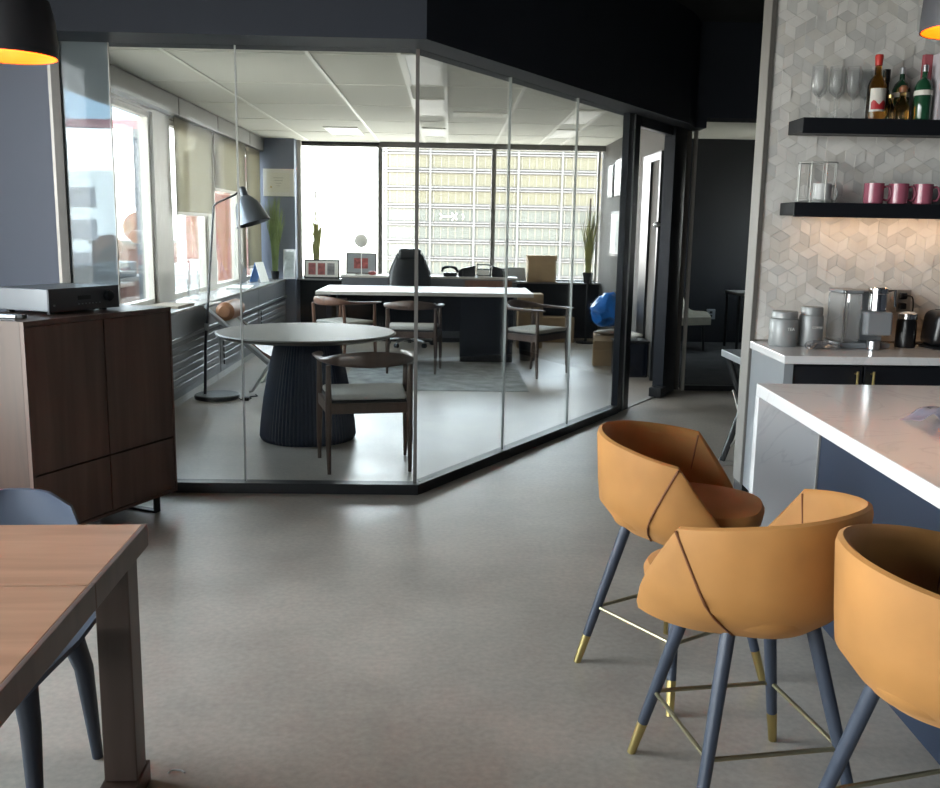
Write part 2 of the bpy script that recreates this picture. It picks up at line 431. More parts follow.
# tumbling-block tile on the kitchen wall (pattern: one mesh)
def tiles():
    bm = NB(); s = .0615
    x0, x1, z0, z1 = 1.69, 3.2, .93, HC
    dx = math.sqrt(3) * s; dz = 1.5 * s
    back = KY
    def clip(poly, ax, lim, keep_greater):
        out = []
        for i in range(len(poly)):
            a = poly[i]; b = poly[(i + 1) % len(poly)]
            ia = (a[ax] >= lim) == keep_greater; ib = (b[ax] >= lim) == keep_greater
            if ia: out.append(a)
            if ia != ib:
                t = (lim - a[ax]) / (b[ax] - a[ax]); out.append((a[0] + (b[0] - a[0]) * t, a[1] + (b[1] - a[1]) * t))
        return out
    rnd = random.Random(3)
    row = 0; z = z0 - .02
    while z < z1 + s:
        x = x0 - dx + (dx / 2 if row % 2 else 0)
        while x < x1 + dx:
            hexp = [(x + s * math.cos(R(90 + 60 * k)), z + s * math.sin(R(90 + 60 * k))) for k in range(6)]
            st = rnd.choice((0, 1))
            for k in range(3):
                q = [(x, z), hexp[(2 * k + st) % 6], hexp[(2 * k + 1 + st) % 6], hexp[(2 * k + 2 + st) % 6]]
                cx = sum(p[0] for p in q) / 4; cz = sum(p[1] for p in q) / 4
                q = [(cx + (p[0] - cx) * .984, cz + (p[1] - cz) * .984) for p in q]
                for ax, lim, g in ((0, x0, True), (0, x1, False), (1, z0, True), (1, z1, False)):
                    if len(q) >= 3: q = clip(q, ax, lim, g)
                if len(q) < 3: continue
                h = rnd.choice((.005, .0065, .008)); ta = rnd.uniform(-.05, .05); tb = rnd.uniform(-.05, .05)
                top = [bm.verts.new((p[0], back - max(.003, h + (p[0] - cx) * ta + (p[1] - cz) * tb), p[1])) for p in q]
                bot = [bm.verts.new((p[0], back - .0005, p[1])) for p in q]
                mi = rnd.choice((1, 1, 2, 3)); n = len(q)
                fs = [bm.faces.new(top)] + [bm.faces.new((top[i], bot[i], bot[(i + 1) % n], top[(i + 1) % n])) for i in range(n)]
                for f in fs: f.material_index = mi
            x += dx
        z += dz; row += 1
    bmesh.ops.recalc_face_normals(bm, faces=bm.faces)
    fs0 = len(bm.faces)
    return bm
struct('wall_kitchen_tile', tiles(), None, mats=[M['grout'], M['mt1'], M['mt2'], M['mt3']])

# ceiling grid of the office (one pattern mesh) and its edge
bm = NB()
def oy(x):  # front limit of the office ceiling at x
    return 5.4 if x < -.2 else 5.4 + (x + .2) * 1.595
for x in (-1.95, -.98, -.36, -.05, .6, 1.2, 1.5):
    box(bm, x - .014, x + .014, oy(x) + .05, 13.24, OC - .006, OC)
for y in (6.7, 8.07, 9.4, 10.7, 12.0):
    xr = min(2.1, (y - 5.5) / 1.595 - .2)
    box(bm, LX, xr, y - .006, y + .006, OC - .004, OC)
struct('trim_4', bm, M['tbar'])
def troffer(x0, x1, y0, y1, label, grp='recessed office ceiling lights'):
    t = thing('ceiling_light', label, 'ceiling light', ((x0 + x1) / 2, (y0 + y1) / 2, OC), 0, grp)
    w = (x1 - x0) / 2; d = (y1 - y0) / 2
    bm = NB(); box(bm, -w, w, -d, -d + .03, -.012, 0); box(bm, -w, w, d - .03, d, -.012, 0)
    box(bm, -w, -w + .025, -d + .03, d - .03, -.012, 0); box(bm, w - .025, w, -d + .03, d - .03, -.012, 0)
    obj('light_frame', bm, M['tbar'], t); obj('diffuser', box(NB(), -w + .025, w - .025, -d + .03, d - .03, -.008, -.002), M['lens'], t)
troffer(-.345, -.065, 11.3, 12.3, 'small unlit recessed ceiling light nearest the far windows, middle row')
troffer(-.345, -.065, 8.8, 10.1, 'unlit recessed ceiling light halfway along the middle row')
troffer(-.345, -.065, 6.6, 8.0, 'unlit recessed ceiling light closest to the glass corner, middle row')
troffer(1.215, 1.485, 11.2, 12.2, 'unlit recessed ceiling light in the right row near the far windows')
troffer(1.215, 1.485, 9.4, 10.6, 'unlit recessed ceiling light in the right row near the door')
troffer(-1.5, -1.1, 11.4, 12.3, 'unlit recessed ceiling light above the left window wall end')
t = thing('ceiling_vent', 'white slotted air vent in the office ceiling between light rows', 'ceiling vent', (.29, 9.9, OC))
bm = NB(); box(bm, -.27, .27, -.16, -.13, -.014, 0); box(bm, -.27, .27, .13, .16, -.014, 0); box(bm, -.27, -.24, -.13, .13, -.014, 0); box(bm, .24, .27, -.13, .13, -.014, 0)
obj('vent_frame', bm, M['tbar'], t)
bm = NB()
for k in range(5): box(bm, -.24, .24, -.11 + k * .05, -.09 + k * .05, -.01, -.002)
obj('slat', bm, M['lens'], t)

# ------------------------------------------------------------------ glass partition
GA = Vector((-2.07, 5.24)); GB = Vector((-.18, 5.24)); GD = Vector((1.656, 2.64)).normalized()
def gp(t): return GB + GD * t
def pane(a, b, m, label, z0=.06, z1=2.44):
    bm = NB(); obar(bm, a, b, .012, z0, z1)
    c = (Vector(a) + Vector(b)) / 2
    for v in bm.verts: v.co -= Vector((c.x, c.y, 0))
    return single('glass_partition', bm, M[m], label, 'glass panel', (c.x, c.y, 0), 'frameless glass partition panes')
X0 = -1.151
pane((-2.07, 5.24), (-1.818, 5.24), 'hazeglass', 'narrow glass pane with painted grey reflection haze beside the slate wall')
pane((-1.814, 5.24), (X0 - .006, 5.24), 'glass', 'clear glass pane behind the walnut cabinet')
pane((X0 + .006, 5.24), (-.19, 5.24), 'glass', 'clear glass pane in front of the round table')
T1, T2, T3 = 1.03, 2.04, 2.975
pane(gp(.012), gp(T1 - .005), 'glass', 'first clear slanting glass pane, next to the corner post')
pane(gp(T1 + .005), gp(T2 - .005), 'glass', 'middle clear slanting glass pane of the office front')
pane(gp(T2 + .005), gp(T3), 'glass', 'last clear slanting glass pane, next to the black door post')
def strip(p, w, m, label, name='joint_strip', z0=.06, d=.016):
    return single(name, box(NB(), -w / 2, w / 2, -d / 2, d / 2, z0, 2.44), M[m], label, 'joint strip', (p[0], p[1], 0), 'vertical strips of the glass partition', rz=math.atan2(GD.y, GD.x) if p[1] > 5.3 else 0)
strip((X0, 5.24), .007, 'strip', 'thin pale vertical glass joint in front of the floor lamp')
strip((-.183, 5.24), .020, 'winframe', 'grey vertical strip at the corner of the glass partition', d=.022)
strip(gp(T1), .006, 'strip', 'thin pale vertical glass joint in front of the white desk end')
strip(gp(T2), .006, 'strip', 'thin pale vertical glass joint in front of the wooden chair turned to the door')
strip((-1.816, 5.24), .004, 'silver', 'vertical edge between the hazed and the clear glass')
# floor track and metal stile at the slate wall
bm = NB(); prism(bm, [(-2.13, 5.20), (-.165, 5.20), tuple(gp(T3) + Vector((GD.y, -GD.x)) * .04), tuple(gp(T3) - Vector((GD.y, -GD.x)) * .04), (-.20, 5.28), (-2.13, 5.28)], 0, .06)
struct('trim_5', bm, M['black'])
struct('trim_6', box(NB(), -2.13, -2.115, 5.215, 5.265, .06, 2.44), M['silver'])
struct('trim_7', box(NB(), -2.115, -2.07, 5.215, 5.265, .06, 2.44), M['winframe'])
# door posts, pivot and threshold
def post(a, b, w, name, m): 
    bm = NB(); obar(bm, a, b, w, 0, 2.44); return struct(name, bm, m)
P1a = gp(T3); P1b = gp(T3 + .25)
post(P1a, P1b, .055, 'door_frame_left', M['frame'])
nd = Vector((GD.y, -GD.x))
bm = NB(); obar(bm, gp(T3 + .10) + nd * .034, gp(T3 + .112) + nd * .034, .010, 0, 2.44); struct('trim_8', bm, M['steel'])
P2a = gp(4.03); P2b = gp(4.36)
post(P2a, P2b, .10, 'door_frame_right', M['frame'])
bm = NB(); obar(bm, P1b, P2a, .06, 2.36, 2.44); struct('trim_9', bm, M['frame'])
bm = NB(); obar(bm, P1b, P2a, .05, 0, .008); struct('trim_10', bm, M['silver'])
p = P2a - GD * .05 + nd * .03
single('door_pivot', box(NB(), -.10, .06, -.06, .06, 0, .09, .008), M['blackplastic'], 'black floor block at the foot of the right door post', 'door pivot', (p.x, p.y, 0), rz=math.atan2(GD.y, GD.x))
# meeting room glass front
struct('trim_11', box(NB(), 2.26, 2.285, 8.93, 8.99, 0, 2.44), M['silver'])
struct('trim_12', box(NB(), 2.29, 5.0, 8.93, 8.99, 0, .05), M['black'])
single('glass_partition', box(NB(), -1.35, 1.35, -.006, .006, .05, 2.53), M['glass'], 'dark glass front of the meeting room beside the kitchen wall', 'glass panel', (3.645, 8.96, 0))
# grey door with dark frame in the right office wall
bm = NB()
for a, b in ((9.98, 10.36), (9.5, 9.56)): box(bm, 2.075, 2.12, a, b, 0, 2.3)
box(bm, 2.075, 2.12, 9.56, 9.98, 2.22, 2.3)
d = struct('door_1', bm, M['black'])
obj('door_leaf', box(NB(), 2.10, 2.12, 9.56, 9.98, .01, 2.22), M['greywall'], d)
bm = NB(); tube(bm, [(2.10, 9.50, 1.58), (2.04, 9.50, 1.58), (2.04, 9.40, 1.58)], .014); ball(bm, (2.04, 9.40, 1.58), .03)
obj('door_handle', bm, M['steel'], d)
obj('lock_plate', box(NB(), 2.095, 2.12, 9.41, 9.46, 1.28, 1.46), M['steel'], d)

# blinds in front of the left office windows
def blind(y0, y1, z0, label):
    t = thing('roller_blind', label, 'window blind', (LX + .05, (y0 + y1) / 2, 2.46), 0, 'roller blinds on the left office windows')
    h = (y1 - y0) / 2
    obj('cassette', box(NB(), -.045, .06, -h, h, 0.02, .19, .008), M['winframe'], t)
    if z0 < 2.4:
        obj('blind_fabric', box(NB(), -.002, .002, -h + .02, h - .02, z0 - 2.46, .02), M['blind'], t)
        obj('bottom_bar', box(NB(), -.008, .008, -h + .02, h - .02, z0 - 2.49, z0 - 2.46), M['winlight'], t)
blind(5.45, 8.95, 2.43, 'raised roller blind box above the first big left window')
blind(8.97, 10.42, 1.62, 'beige roller blind lowered halfway over the second left window')
blind(10.44, 12.05, 1.90, 'beige roller blind lowered a third over the third left window')
blind(12.07, 12.95, 1.0, 'beige roller blind lowered almost to the sill beside the corner column')

# convector cabinets under the left windows
def convector(y0, y1, label):
    t = thing('convector_cabinet', label, 'convector', (-2.235, (y0 + y1) / 2, 0), 0, 'convector cabinets under the left windows')
    h = (y1 - y0) / 2 - .006
    obj('casing', box(NB(), -.36, 0, -h, h, .08, .772), M['radiator'], t)
    obj('plinth', box(NB(), -.36, -.03, -h, h, 0, .08), M['silver'], t)
    obj('top_rail', box(NB(), 0, .018, -h, h, .55, .575), M['steel'], t)
    bm = NB()
    for k in range(6): box(bm, 0, .010, -h + .12, h - .12, .14 + k * .064, .14 + k * .064 + .046, .003, 1)
    obj('grille', bm, M['radgrille'], t)
for i, (a, b) in enumerate(((5.42, 7.3), (7.3, 9.2), (9.2, 11.1), (11.1, 12.95))):
    convector(a, b, ['grey slatted convector nearest the front glass, mostly behind the walnut cabinet', 'grey slatted convector behind the floor lamp base', 'grey slatted convector behind the lounge chair', 'grey slatted convector ending at the dark corner column'][i])

# ================================================================== OUTSIDE
def shell_building():
    t = thing('office_building', 'large pale office block with yellow window bands outside the far windows', 'building', (20, 190, -60))
    # base at z=-60; facade plane y=190 (local y=0)
    x0, x1 = -33.5, 70
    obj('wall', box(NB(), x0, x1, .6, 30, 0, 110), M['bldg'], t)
    fl = 3.45
    for k in range(9):
        z = 60 - 11.0 + k * fl + .3
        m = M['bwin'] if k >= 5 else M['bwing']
        pl = [(x1 - .5, .62), (x0 + .5, .62), (x0 + .5, .5)]; xx = x0 + 1.5
        while xx < x1 - 1.2:
            pl += [(xx - .12, .5), (xx - .12, .40), (xx + .12, .40), (xx + .12, .5)]; xx += 1.45
        pl += [(x1 - .5, .5)]
        bm = NB(); prism(bm, pl[::-1], z, z + 2.35)
        for f in bm.faces:
            if f.calc_center_median().y < .49 and abs(f.normal.z) < .5: f.material_index = 1
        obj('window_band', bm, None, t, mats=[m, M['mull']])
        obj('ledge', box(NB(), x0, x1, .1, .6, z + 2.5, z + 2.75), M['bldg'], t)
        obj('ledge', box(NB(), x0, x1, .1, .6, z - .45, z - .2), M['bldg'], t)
    for k in range(12):
        xx = x0 + 0.8 + k * 8.7
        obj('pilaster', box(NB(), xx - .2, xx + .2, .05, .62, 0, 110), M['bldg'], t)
    bm = NB()   # small white rooftop-style mark on the fourth window band
    zc = 60 + 4.0; xc = -20.5
    tube(bm, [(xc - 1.6, .3, zc + .5), (xc - .8, .3, zc), (xc - 1.6, .3, zc - .5)], .14, 6)
    box(bm, xc - .8, xc + .9, .25, .35, zc - .12, zc + .12)
    tube(bm, [(xc + .8, .3, zc + .7), (xc + 1.9, .3, zc - .6)], .16, 6); tube(bm, [(xc + 1.9, .3, zc + .7), (xc + .9, .3, zc - .8)], .16, 6)
    tube(bm, [(xc + 2.9, .3, zc + .6), (xc + 3.2, .3, zc), (xc + 2.9, .3, zc - .6)], .14, 6)
    obj('sign_lettering', bm, M['winlight'], t)
shell_building()
single('terrace', box(NB(), -6, 0, 0, 13.9, -.3, 0), M['terrace'], 'pale paved terrace outside the left office windows', 'terrace', (-2.76, 6.2, .15))
def brickblock(name, x0, x1, y0, y1, z0, z1, label, cat, cap=True):
    t = thing(name, label, cat, ((x0 + x1) / 2, (y0 + y1) / 2, z0))
    w = (x1 - x0) / 2; d = (y1 - y0) / 2
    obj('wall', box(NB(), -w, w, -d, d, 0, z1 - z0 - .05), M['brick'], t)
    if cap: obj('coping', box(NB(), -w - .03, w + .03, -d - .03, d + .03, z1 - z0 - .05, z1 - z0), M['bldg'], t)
    return t
brickblock('brick_parapet', -4.4, -4.1, 8.5, 13.2, .15, .82, 'low red brick wall outside the first left window', 'wall')
t = brickblock('brick_building', -6.6, -5.4, 24, 34, -.15, 3.3, 'red brick building beyond the terrace, seen past the floor lamp', 'building')
for k in range(2):
    w = obj('window', box(NB(), .59, .64, -3.5 + k * 4.5, -1.0 + k * 4.5, 1.3, 2.8), M['winlight'], t)
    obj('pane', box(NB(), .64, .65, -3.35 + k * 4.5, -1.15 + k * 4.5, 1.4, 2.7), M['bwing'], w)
brickblock('brick_planter', -5.3, -4.6, 14.2, 16.2, .15, 1.25, 'square red brick planter outside the half-shaded left window', 'planter')
t = thing('white_house', 'white building with window rows far outside the second left window', 'building', (-23, 66, -12))
obj('wall', box(NB(), -9, 9, 0, 8, 0, 17), M['white'], t)
for i in range(3):
    for j in range(4): obj('window', box(NB(), -7 + j * 3.8, -5 + j * 3.8, -.08, 0, 10.2 + i * 2.2, 11.5 + i * 2.2), M['photogrey'], t)
single('planter_trough', box(NB(), -.13, .13, -1.6, 1.6, 0, .2, .02), M['planter'], 'grey trough on the brick wall outside the first left window', 'planter', (-4.25, 11.0, .82))
bm = NB(); ball(bm, (0, 0, .17), .2, (.75, 1.3, .85)); crumple(bm, .07, 9)
for v in bm.verts: v.co.z = max(0, v.co.z)
single('orange_flower_bush', bm, M['orange'], 'round clump of orange flowers in the trough outside', 'plant', (-4.25, 11.9, 1.022), smooth=True)
t = thing('terrace_post', 'tall post with a round orange disc on the terrace', 'post', (-4.55, 14.1, .15))
obj('pole', tube(NB(), [(0, 0, 0), (0, 0, 3.2)], .045), M['planter'], t)
bm = NB(); lathe(bm, [(.01, -.02), (.22, -.02), (.22, .02), (.01, .02)], 28); xform(bm, (0, -.06, 1.3), 0, R(90)); obj('disc', bm, M['orange'], t)
t = thing('terrace_awning', 'white awning frame with a pink edge outside the first left window', 'awning', (-5.2, 12, .15))
obj('canopy_beam', box(NB(), -1.5, 1.42, -.06, .06, 2.50, 2.60), M['pinkpanel'], t)
for x in (-1.4, 1.36): obj('awning_post', box(NB(), x - .05, x + .05, -.05, .05, 0, 2.50), M['planter'], t)
bm = NB(); box(bm, -1.5, 1.42, 0, 2.2, -.02, .02); xform(bm, (0, .05, 2.58), 0, R(28)); obj('canvas', bm, M['canvas'], t)
def patio_chair(loc, rz, label):
    t = thing('patio_chair', label, 'chair', loc, rz, 'white terrace chairs')
    obj('seat', box(NB(), -.22, .22, -.22, .22, .42, .45, .01), M['white'], t)
    obj('backrest', box(NB(), -.22, .22, .2, .23, .5, .88, .01), M['white'], t)
    for x in (-.2, .2):
        for y in (-.2, .21): obj('leg', box(NB(), x - .017, x + .017, y - .017, y + .017, 0, .5 if y > 0 else .42), M['white'], t)
patio_chair((-3.55, 12.1, .15), R(200), 'white terrace chair outside, nearer to the brick wall')
patio_chair((-3.35, 13.5, .15), R(160), 'white terrace chair outside, behind the floor lamp pole')

# ================================================================== OFFICE FURNITURE
# ---- round table
t = thing('round_table', 'round grey-topped table on a ribbed dark blue base', 'table', (-1.008, 6.68, 0))
obj('tabletop', lathe(NB(), [(.02, .735), (.585, .735), (.625, .752), (.632, .762), (.622, .77), (.02, .77)], 72), M['tablestone'], t, smooth=30)
bm = NB(); n = 144; rs = []
for r, z in ((.325, 0), (.338, .03), (.33, .12), (.306, .3), (.268, .5), (.23, .66), (.205, .735)):
    rs.append([((r + (.006 if k % 2 else -.004)) * math.cos(2 * PI * k / n), (r + (.006 if k % 2 else -.004)) * math.sin(2 * PI * k / n), z) for k in range(n)])
rings(bm, rs); obj('pedestal', bm, M['tablebase'], t)

# ---- wooden armchair
def wood_chair(label, wd, group='wooden armchairs in the glass office'):
    t = thing('wooden_armchair', label, 'chair', (0, 0, 0), 0, group)
    ft = [(-.285, .22), (.285, .22)]; bk = [(-.25, -.22), (.25, -.22)]
    for x, y in ft: obj('leg', tube(NB(), [(x, y, 0), (x, y * .96, .2), (x * .985, y * .94, .42), (x * .985, y * .94, .685)], [.012, .018, .021, .014]), wd, t, smooth=True)
    for x, y in bk: obj('leg', tube(NB(), [(x, y, 0), (x * 1.01, y * .95, .2), (x * 1.0, y * .9, .42), (x * 1.0, y * 1.0, .68)], [.012, .018, .021, .015]), wd, t, smooth=True)
    # top rail: arms and the broad curved back as one bent piece
    path = [(-.275, .29, .695), (-.29, .2, .695), (-.295, .05, .695), (-.27, -.13, .70), (-.2, -.235, .712), (-.1, -.285, .718), (0, -.3, .72)]
    sec = [(.022, .008), (.038, .012), (.02, .014), (.016, .018), (.013, .035), (.012, .046), (.012, .05)]
    path += [(-p[0], p[1], p[2]) for p in path[-2::-1]]; sec += sec[-2::-1]
    P = smoothpath(path, 5); S = []
    for i in range(len(sec) - 1):
        for k in range(5): S.append((sec[i][0] + (sec[i + 1][0] - sec[i][0]) * k / 5, sec[i][1] + (sec[i + 1][1] - sec[i][1]) * k / 5))
    S.append(sec[-1]); rs = []
    for i, p in enumerate(P):
        d = (P[min(i + 1, len(P) - 1)] - P[max(i - 1, 0)]).normalized(); side = Vector((d.y, -d.x, 0)).normalized()
        rs.append([p + side * S[i][0] * math.cos(2 * PI * k / 12) + Vector((0, 0, 1)) * S[i][1] * math.sin(2 * PI * k / 12) for k in range(12)])
    obj('back_rail', rings(NB(), rs), wd, t, smooth=True)
    bm = NB()
    for a, b in (((-.25, -.2), (.25, -.2)), ((-.28, .2), (.28, .2)), ((-.25, -.2), (-.28, .2)), ((.25, -.2), (.28, .2))): obar(bm, a, b, .024, .375, .44)
    obj('seat_frame', bm, wd, t)
    obj('seat_edge', prism(NB(), [(-.24, -.205), (.24, -.205), (.27, .215), (-.27, .215)], .435, .455, .008), M['seatunder'], t)
    bm = NB(); prism(bm, [(-.23, -.2), (.23, -.2), (.265, .215), (-.265, .215)], .455, .495, .018, 3)
    obj('seat_cushion', bm, M['cushion'], t, smooth=True)
    return t
wc = wood_chair('dark wooden armchair with pale seat in front of the round table', M['chairwood'])
wc.location = (-.52, 5.9, 0); wc.rotation_euler = (0, 0, R(11))
dup(wc, (-.38, 9.93, .0065), R(-2), 'wooden armchair with its back to us before the white desk, under the black office chair')
dup(wc, (.915, 9.84, .0065), R(-129), 'wooden armchair at the right end of the white desk, turned towards the door')
wb = wood_chair('warm brown wooden armchair at the left end of the white desk', M['brownwood'])
wb.location = (-1.16, 10.35, .0065); wb.rotation_euler = (0, 0, R(-42))

# ---- desk
t = thing('desk', 'long white-topped desk on a glossy dark pedestal', 'desk', (-.27, 11.1, 0))
obj('desktop', box(NB(), -1.22, 1.22, -.55, .59, .76, .80, .004), M['desktop'], t)
pd = obj('pedestal', box(NB(), .40, 1.0, -.45, .45, 0.01, .758, .004), M['navydesk'], t)
obj('leg_panel', box(NB(), -1.12, -1.06, -.4, .5, 0, .758), M['navydesk'], t)
obj('modesty_panel', box(NB(), -1.05, .40, .1, .12, .3, .758), M['navydesk'], t)
for x in (.46, .94): obj('foot', lathe(NB(), [(.02, 0), (.02, .012)], 12, (x, -.4, 0)), M['steel'], t)
bm = NB(); box(bm, -1.02, .785, -.98, .93, 0, .006)
single('area_rug', bm, M['rug'], 'mottled grey rug in front of the white desk', 'rug', (-.02, 9.71, 0))

# ---- executive chair
t = thing('office_chair', 'black leather executive chair behind the white desk', 'chair', (-.5, 12.16, 0), R(4))
bm = NB(); box(bm, -.26, .26, -.27, .24, .44, .55, .04, 4); obj('seat', bm, M['leather'], t, smooth=True)
bm = NB()
rs = []
for w, y, z, th in ((.20, .20, .50, .05), (.27, .23, .62, .06), (.285, .25, .78, .065), (.27, .26, .95, .06), (.21, .27, 1.1, .055), (.165, .275, 1.19, .05)):
    rs.append([(w * abs(math.cos(a)) ** .7 * (1 if math.cos(a) >= 0 else -1), y + th * math.sin(a), z) for a in [2 * PI * k / 20 for k in range(20)]])
rings(bm, rs); bk = obj('backrest', bm, M['leather'], t, smooth=True)
bm = NB(); box(bm, -.15, .15, .19, .31, 1.10, 1.245, .04, 4); obj('headrest', bm, M['leather'], bk, smooth=True)
for s in (-1, 1):
    bm = NB(); tube(bm, [(s * .27, .2, .72), (s * .31, .05, .74), (s * .31, -.2, .70), (s * .29, -.22, .5), (s * .22, -.1, .47)], .014, 8, 4)
    obj('armrest', bm, M['whitemetal'], t, smooth=True)
obj('gas_lift', tube(NB(), [(0, 0, .1), (0, 0, .44)], .03), M['black'], t)
for k in range(5):
    a = 2 * PI * k / 5 + .3; bm = NB(); tube(bm, [(.03 * math.cos(a), .03 * math.sin(a), .11), (.3 * math.cos(a), .3 * math.sin(a), .075)], [.028, .018], 8)
    l = obj('base_spoke', bm, M['steel'], t, smooth=True)
    bm = NB(); lathe(bm, [(.03, -.022), (.03, .022)], 14); xform(bm, (.3 * math.cos(a), .3 * math.sin(a), .03), a, R(90)); obj('caster', bm, M['black'], l)

# ---- credenza under the far window
t = thing('credenza', 'low dark grey credenza with a pale top under the far windows', 'cabinet', (-.265, 12.78, 0))
obj('body', box(NB(), -1.165, 1.165, -.2, .22, .06, .85), M['credgrey'], t)
obj('plinth', box(NB(), -1.14, 1.14, -.17, .2, 0, .06), M['black'], t)
obj('worktop', box(NB(), -1.175, 1.175, -.22, .23, .85, .878, .003), M['desktop'], t)
dr = obj('drawer', box(NB(), .47, 1.10, -.222, -.2, .62, .835, .003), M['brownwood'], t)
for k in range(3): obj('door', box(NB(), -1.15 + k * .535, -.625 + k * .535, -.215, -.2, .08, .835, .003), M['credgrey'], t)

# things along the far window
def photo_frame(name, label, loc, w, h, n, fr, rz=0, ph='photo', lean=-8, matm='paper', inset=.0):
    t = thing(name, label, 'picture frame', loc, rz)
    bm = NB(); box(bm, -w / 2, w / 2, -.01, .01, 0, h, .003); xform(bm, rx=R(lean)); obj('frame', bm, fr, t)
    bm = NB(); box(bm, -w / 2 + .02, w / 2 - .02, -.013, -.009, .02, h - .02); xform(bm, rx=R(lean)); mt = obj('mat_board', bm, M[matm], t)
    for k in range(n):
        pw = (w - .1) / n; bm = NB(); box(bm, -w / 2 + .06 + inset + k * pw, -w / 2 + .06 - inset + k * pw + pw - .03, -.016, -.012, .05 + inset * .5, h - .05 - inset * .5); xform(bm, rx=R(lean)); obj('print', bm, M[ph] if k < 2 else M['photogrey'], mt)
    return t
photo_frame('photo_frame', 'triple photo frame with reddish pictures on the far window sill', (-1.765, 13.14, .80), .49, .26, 3, M['black'])
photo_frame('photo_frame', 'single photo frame with a wide grey mat on the credenza', (-1.2, 12.93, .878), .42, .29, 1, M['winframe'], matm='greymach', inset=.05)
t = thing('globe_lamp', 'white globe on a thin stem before the bright far window', 'lamp', (-1.18, 12.72, .878))
obj('stem', tube(NB(), [(0, 0, .01), (0, 0, .37)], .006, 8), M['whitemetal'], t)
obj('base', lathe(NB(), [(.05, 0), (.05, .012)], 20), M['whitemetal'], t)
bm = NB(); ball(bm, (0, 0, .455), .093); obj('globe', bm, M['white'], t, smooth=True)
t = thing('desk_telephone', 'black desk telephone on the credenza right of the office chair', 'telephone', (.02, 12.75, .878))
bm = NB(); box(bm, -.1, .08, -.09, .09, 0, .05, .012); obj('body', bm, M['blackplastic'], t)
bm = NB(); tube(bm, [(-.12, 0, .06), (-.1, 0, .11), (0, 0, .125), (.07, 0, .1), (.09, 0, .05)], [.02, .022, .016, .022, .02], 8, 3); obj('handset', bm, M['blackplastic'], t, smooth=True)
bm = NB(); lathe(bm, [(.03, 0), (.035, .09), (.03, .09), (.026, .01)], 16); single('pen_cup', bm, M['blackplastic'], 'small black cup between the telephone and the file holders', 'cup', (.15, 12.7, .878))
def file_holder(loc, rz, label):
    t = thing('file_holder', label, 'file holder', loc, rz, 'black file holders on the credenza')
    bm = NB(); prism(bm, [(-.1, 0), (.1, 0), (.1, .15), (-.1, .10)], -.045, .045); xform(bm, rx=R(90)); obj('case', bm, M['blackplastic'], t)
file_holder((.25, 12.75, .878), 0, 'black slanted file holder left of the wire rack')
file_holder((.67, 12.75, .878), PI, 'black slanted file holder right of the wire rack')
t = thing('wire_rack', 'open metal letter rack with papers between two black file holders', 'rack', (.46, 12.75, .878))
for z in (.02, .1, .16):
    bm = NB(); tube(bm, [(-.09, -.07, z), (.09, -.07, z), (.09, .07, z), (-.09, .07, z)], .006, 6, 0, True); obj('wire_ring', bm, M['black'], t)
for x in (-.09, .09):
    for y in (-.07, .07): obj('upright', tube(NB(), [(x, y, 0), (x, y, .165)], .006, 6), M['black'], t)
single('paper_stack', box(NB(), -.075, .075, -.055, .055, 0, .09), M['paper'], 'stack of pale papers standing inside the letter rack', 'paper', (.46, 12.75, .88))
single('paper_stack', box(NB(), -.10, .10, -.06, .06, 0, .012), M['paper'], 'white papers in front of the grey-matted photo frame', 'paper', (-1.36, 12.68, .878))
bm = NB(); ball(bm, (0, 0, .03), .045, (1.3, .8, .65)); single('red_ornament', bm, M['photo'], 'small reddish trinket beside the globe lamp', 'ornament', (-1.03, 12.68, .878), smooth=True)
t = thing('archive_box', 'closed brown archive box on the right end of the far sill', 'box', (1.28, 13.2, .80))
obj('body', box(NB(), -.195, .195, -.14, .14, 0, .30, .004), M['card'], t); obj('lid', box(NB(), -.203, .203, -.148, .148, .30, .365, .004), M['card'], t)
bm = NB(); box(bm, -.15, .15, -.01, .01, 0, .2, .004); xform(bm, rx=R(-28)); single('tilted_tablet', bm, M['greymach'], 'grey flat device leaning beside the brown archive box', 'tablet', (.92, 13.14, .81), rz=R(8))

# grasses
def grass_plant(name, label, loc, h, n, spread, m, pot, seed, stick=False, lean=(0, 0)):
    t = thing(name, label, 'plant', loc); rd = random.Random(seed)
    z0 = 0
    if pot:
        obj('pot', lathe(NB(), [(pot * .75, 0), (pot, pot * 1.9), (pot * .9, pot * 1.9), (pot * .85, pot * 1.6)], 20), M['blackplastic'], t, smooth=True); z0 = pot * 1.5
    bm = NB()
    for k in range(n):
        a = rd.uniform(0, 2 * PI); r = rd.uniform(.2, 1) * spread; hh = h * rd.uniform(.6, 1)
        bx = rd.uniform(-.03, .03); by = rd.uniform(-.03, .03)
        P = [(bx, by, z0), (bx + r * .25 * math.cos(a), by + r * .25 * math.sin(a), z0 + hh * .5), (bx + (r + lean[0]) * math.cos(a), by + r * math.sin(a), z0 + hh)]
        tube(bm, P, [.006, .0065, .0015], 4, 4)
    o = obj('foliage', bm, m, t); o['kind'] = 'stuff'
    if stick: obj('seed_head', tube(NB(), [(0, 0, z0), (.0, 0, z0 + h * .9), (.0, 0, z0 + h * 1.12)], [.006, .01, .012], 8), M['brownwood'], t)
    return t
grass_plant('tall_grass_plant', 'tall green grass plant in the dark corner under the certificate', (-2.33, 12.72, .80), 1.02, 130, .135, M['grass'], .06, 1)
grass_plant('tall_grass_plant', 'thin dry grass plant behind the triple photo frame', (-1.86, 13.29, .80), 1.02, 60, .13, M['drygrass'], .035, 2, True)
t = thing('plant_stand', 'thin dark stand holding the grass plant in the far right corner', 'stand', (1.87, 12.75, 0))
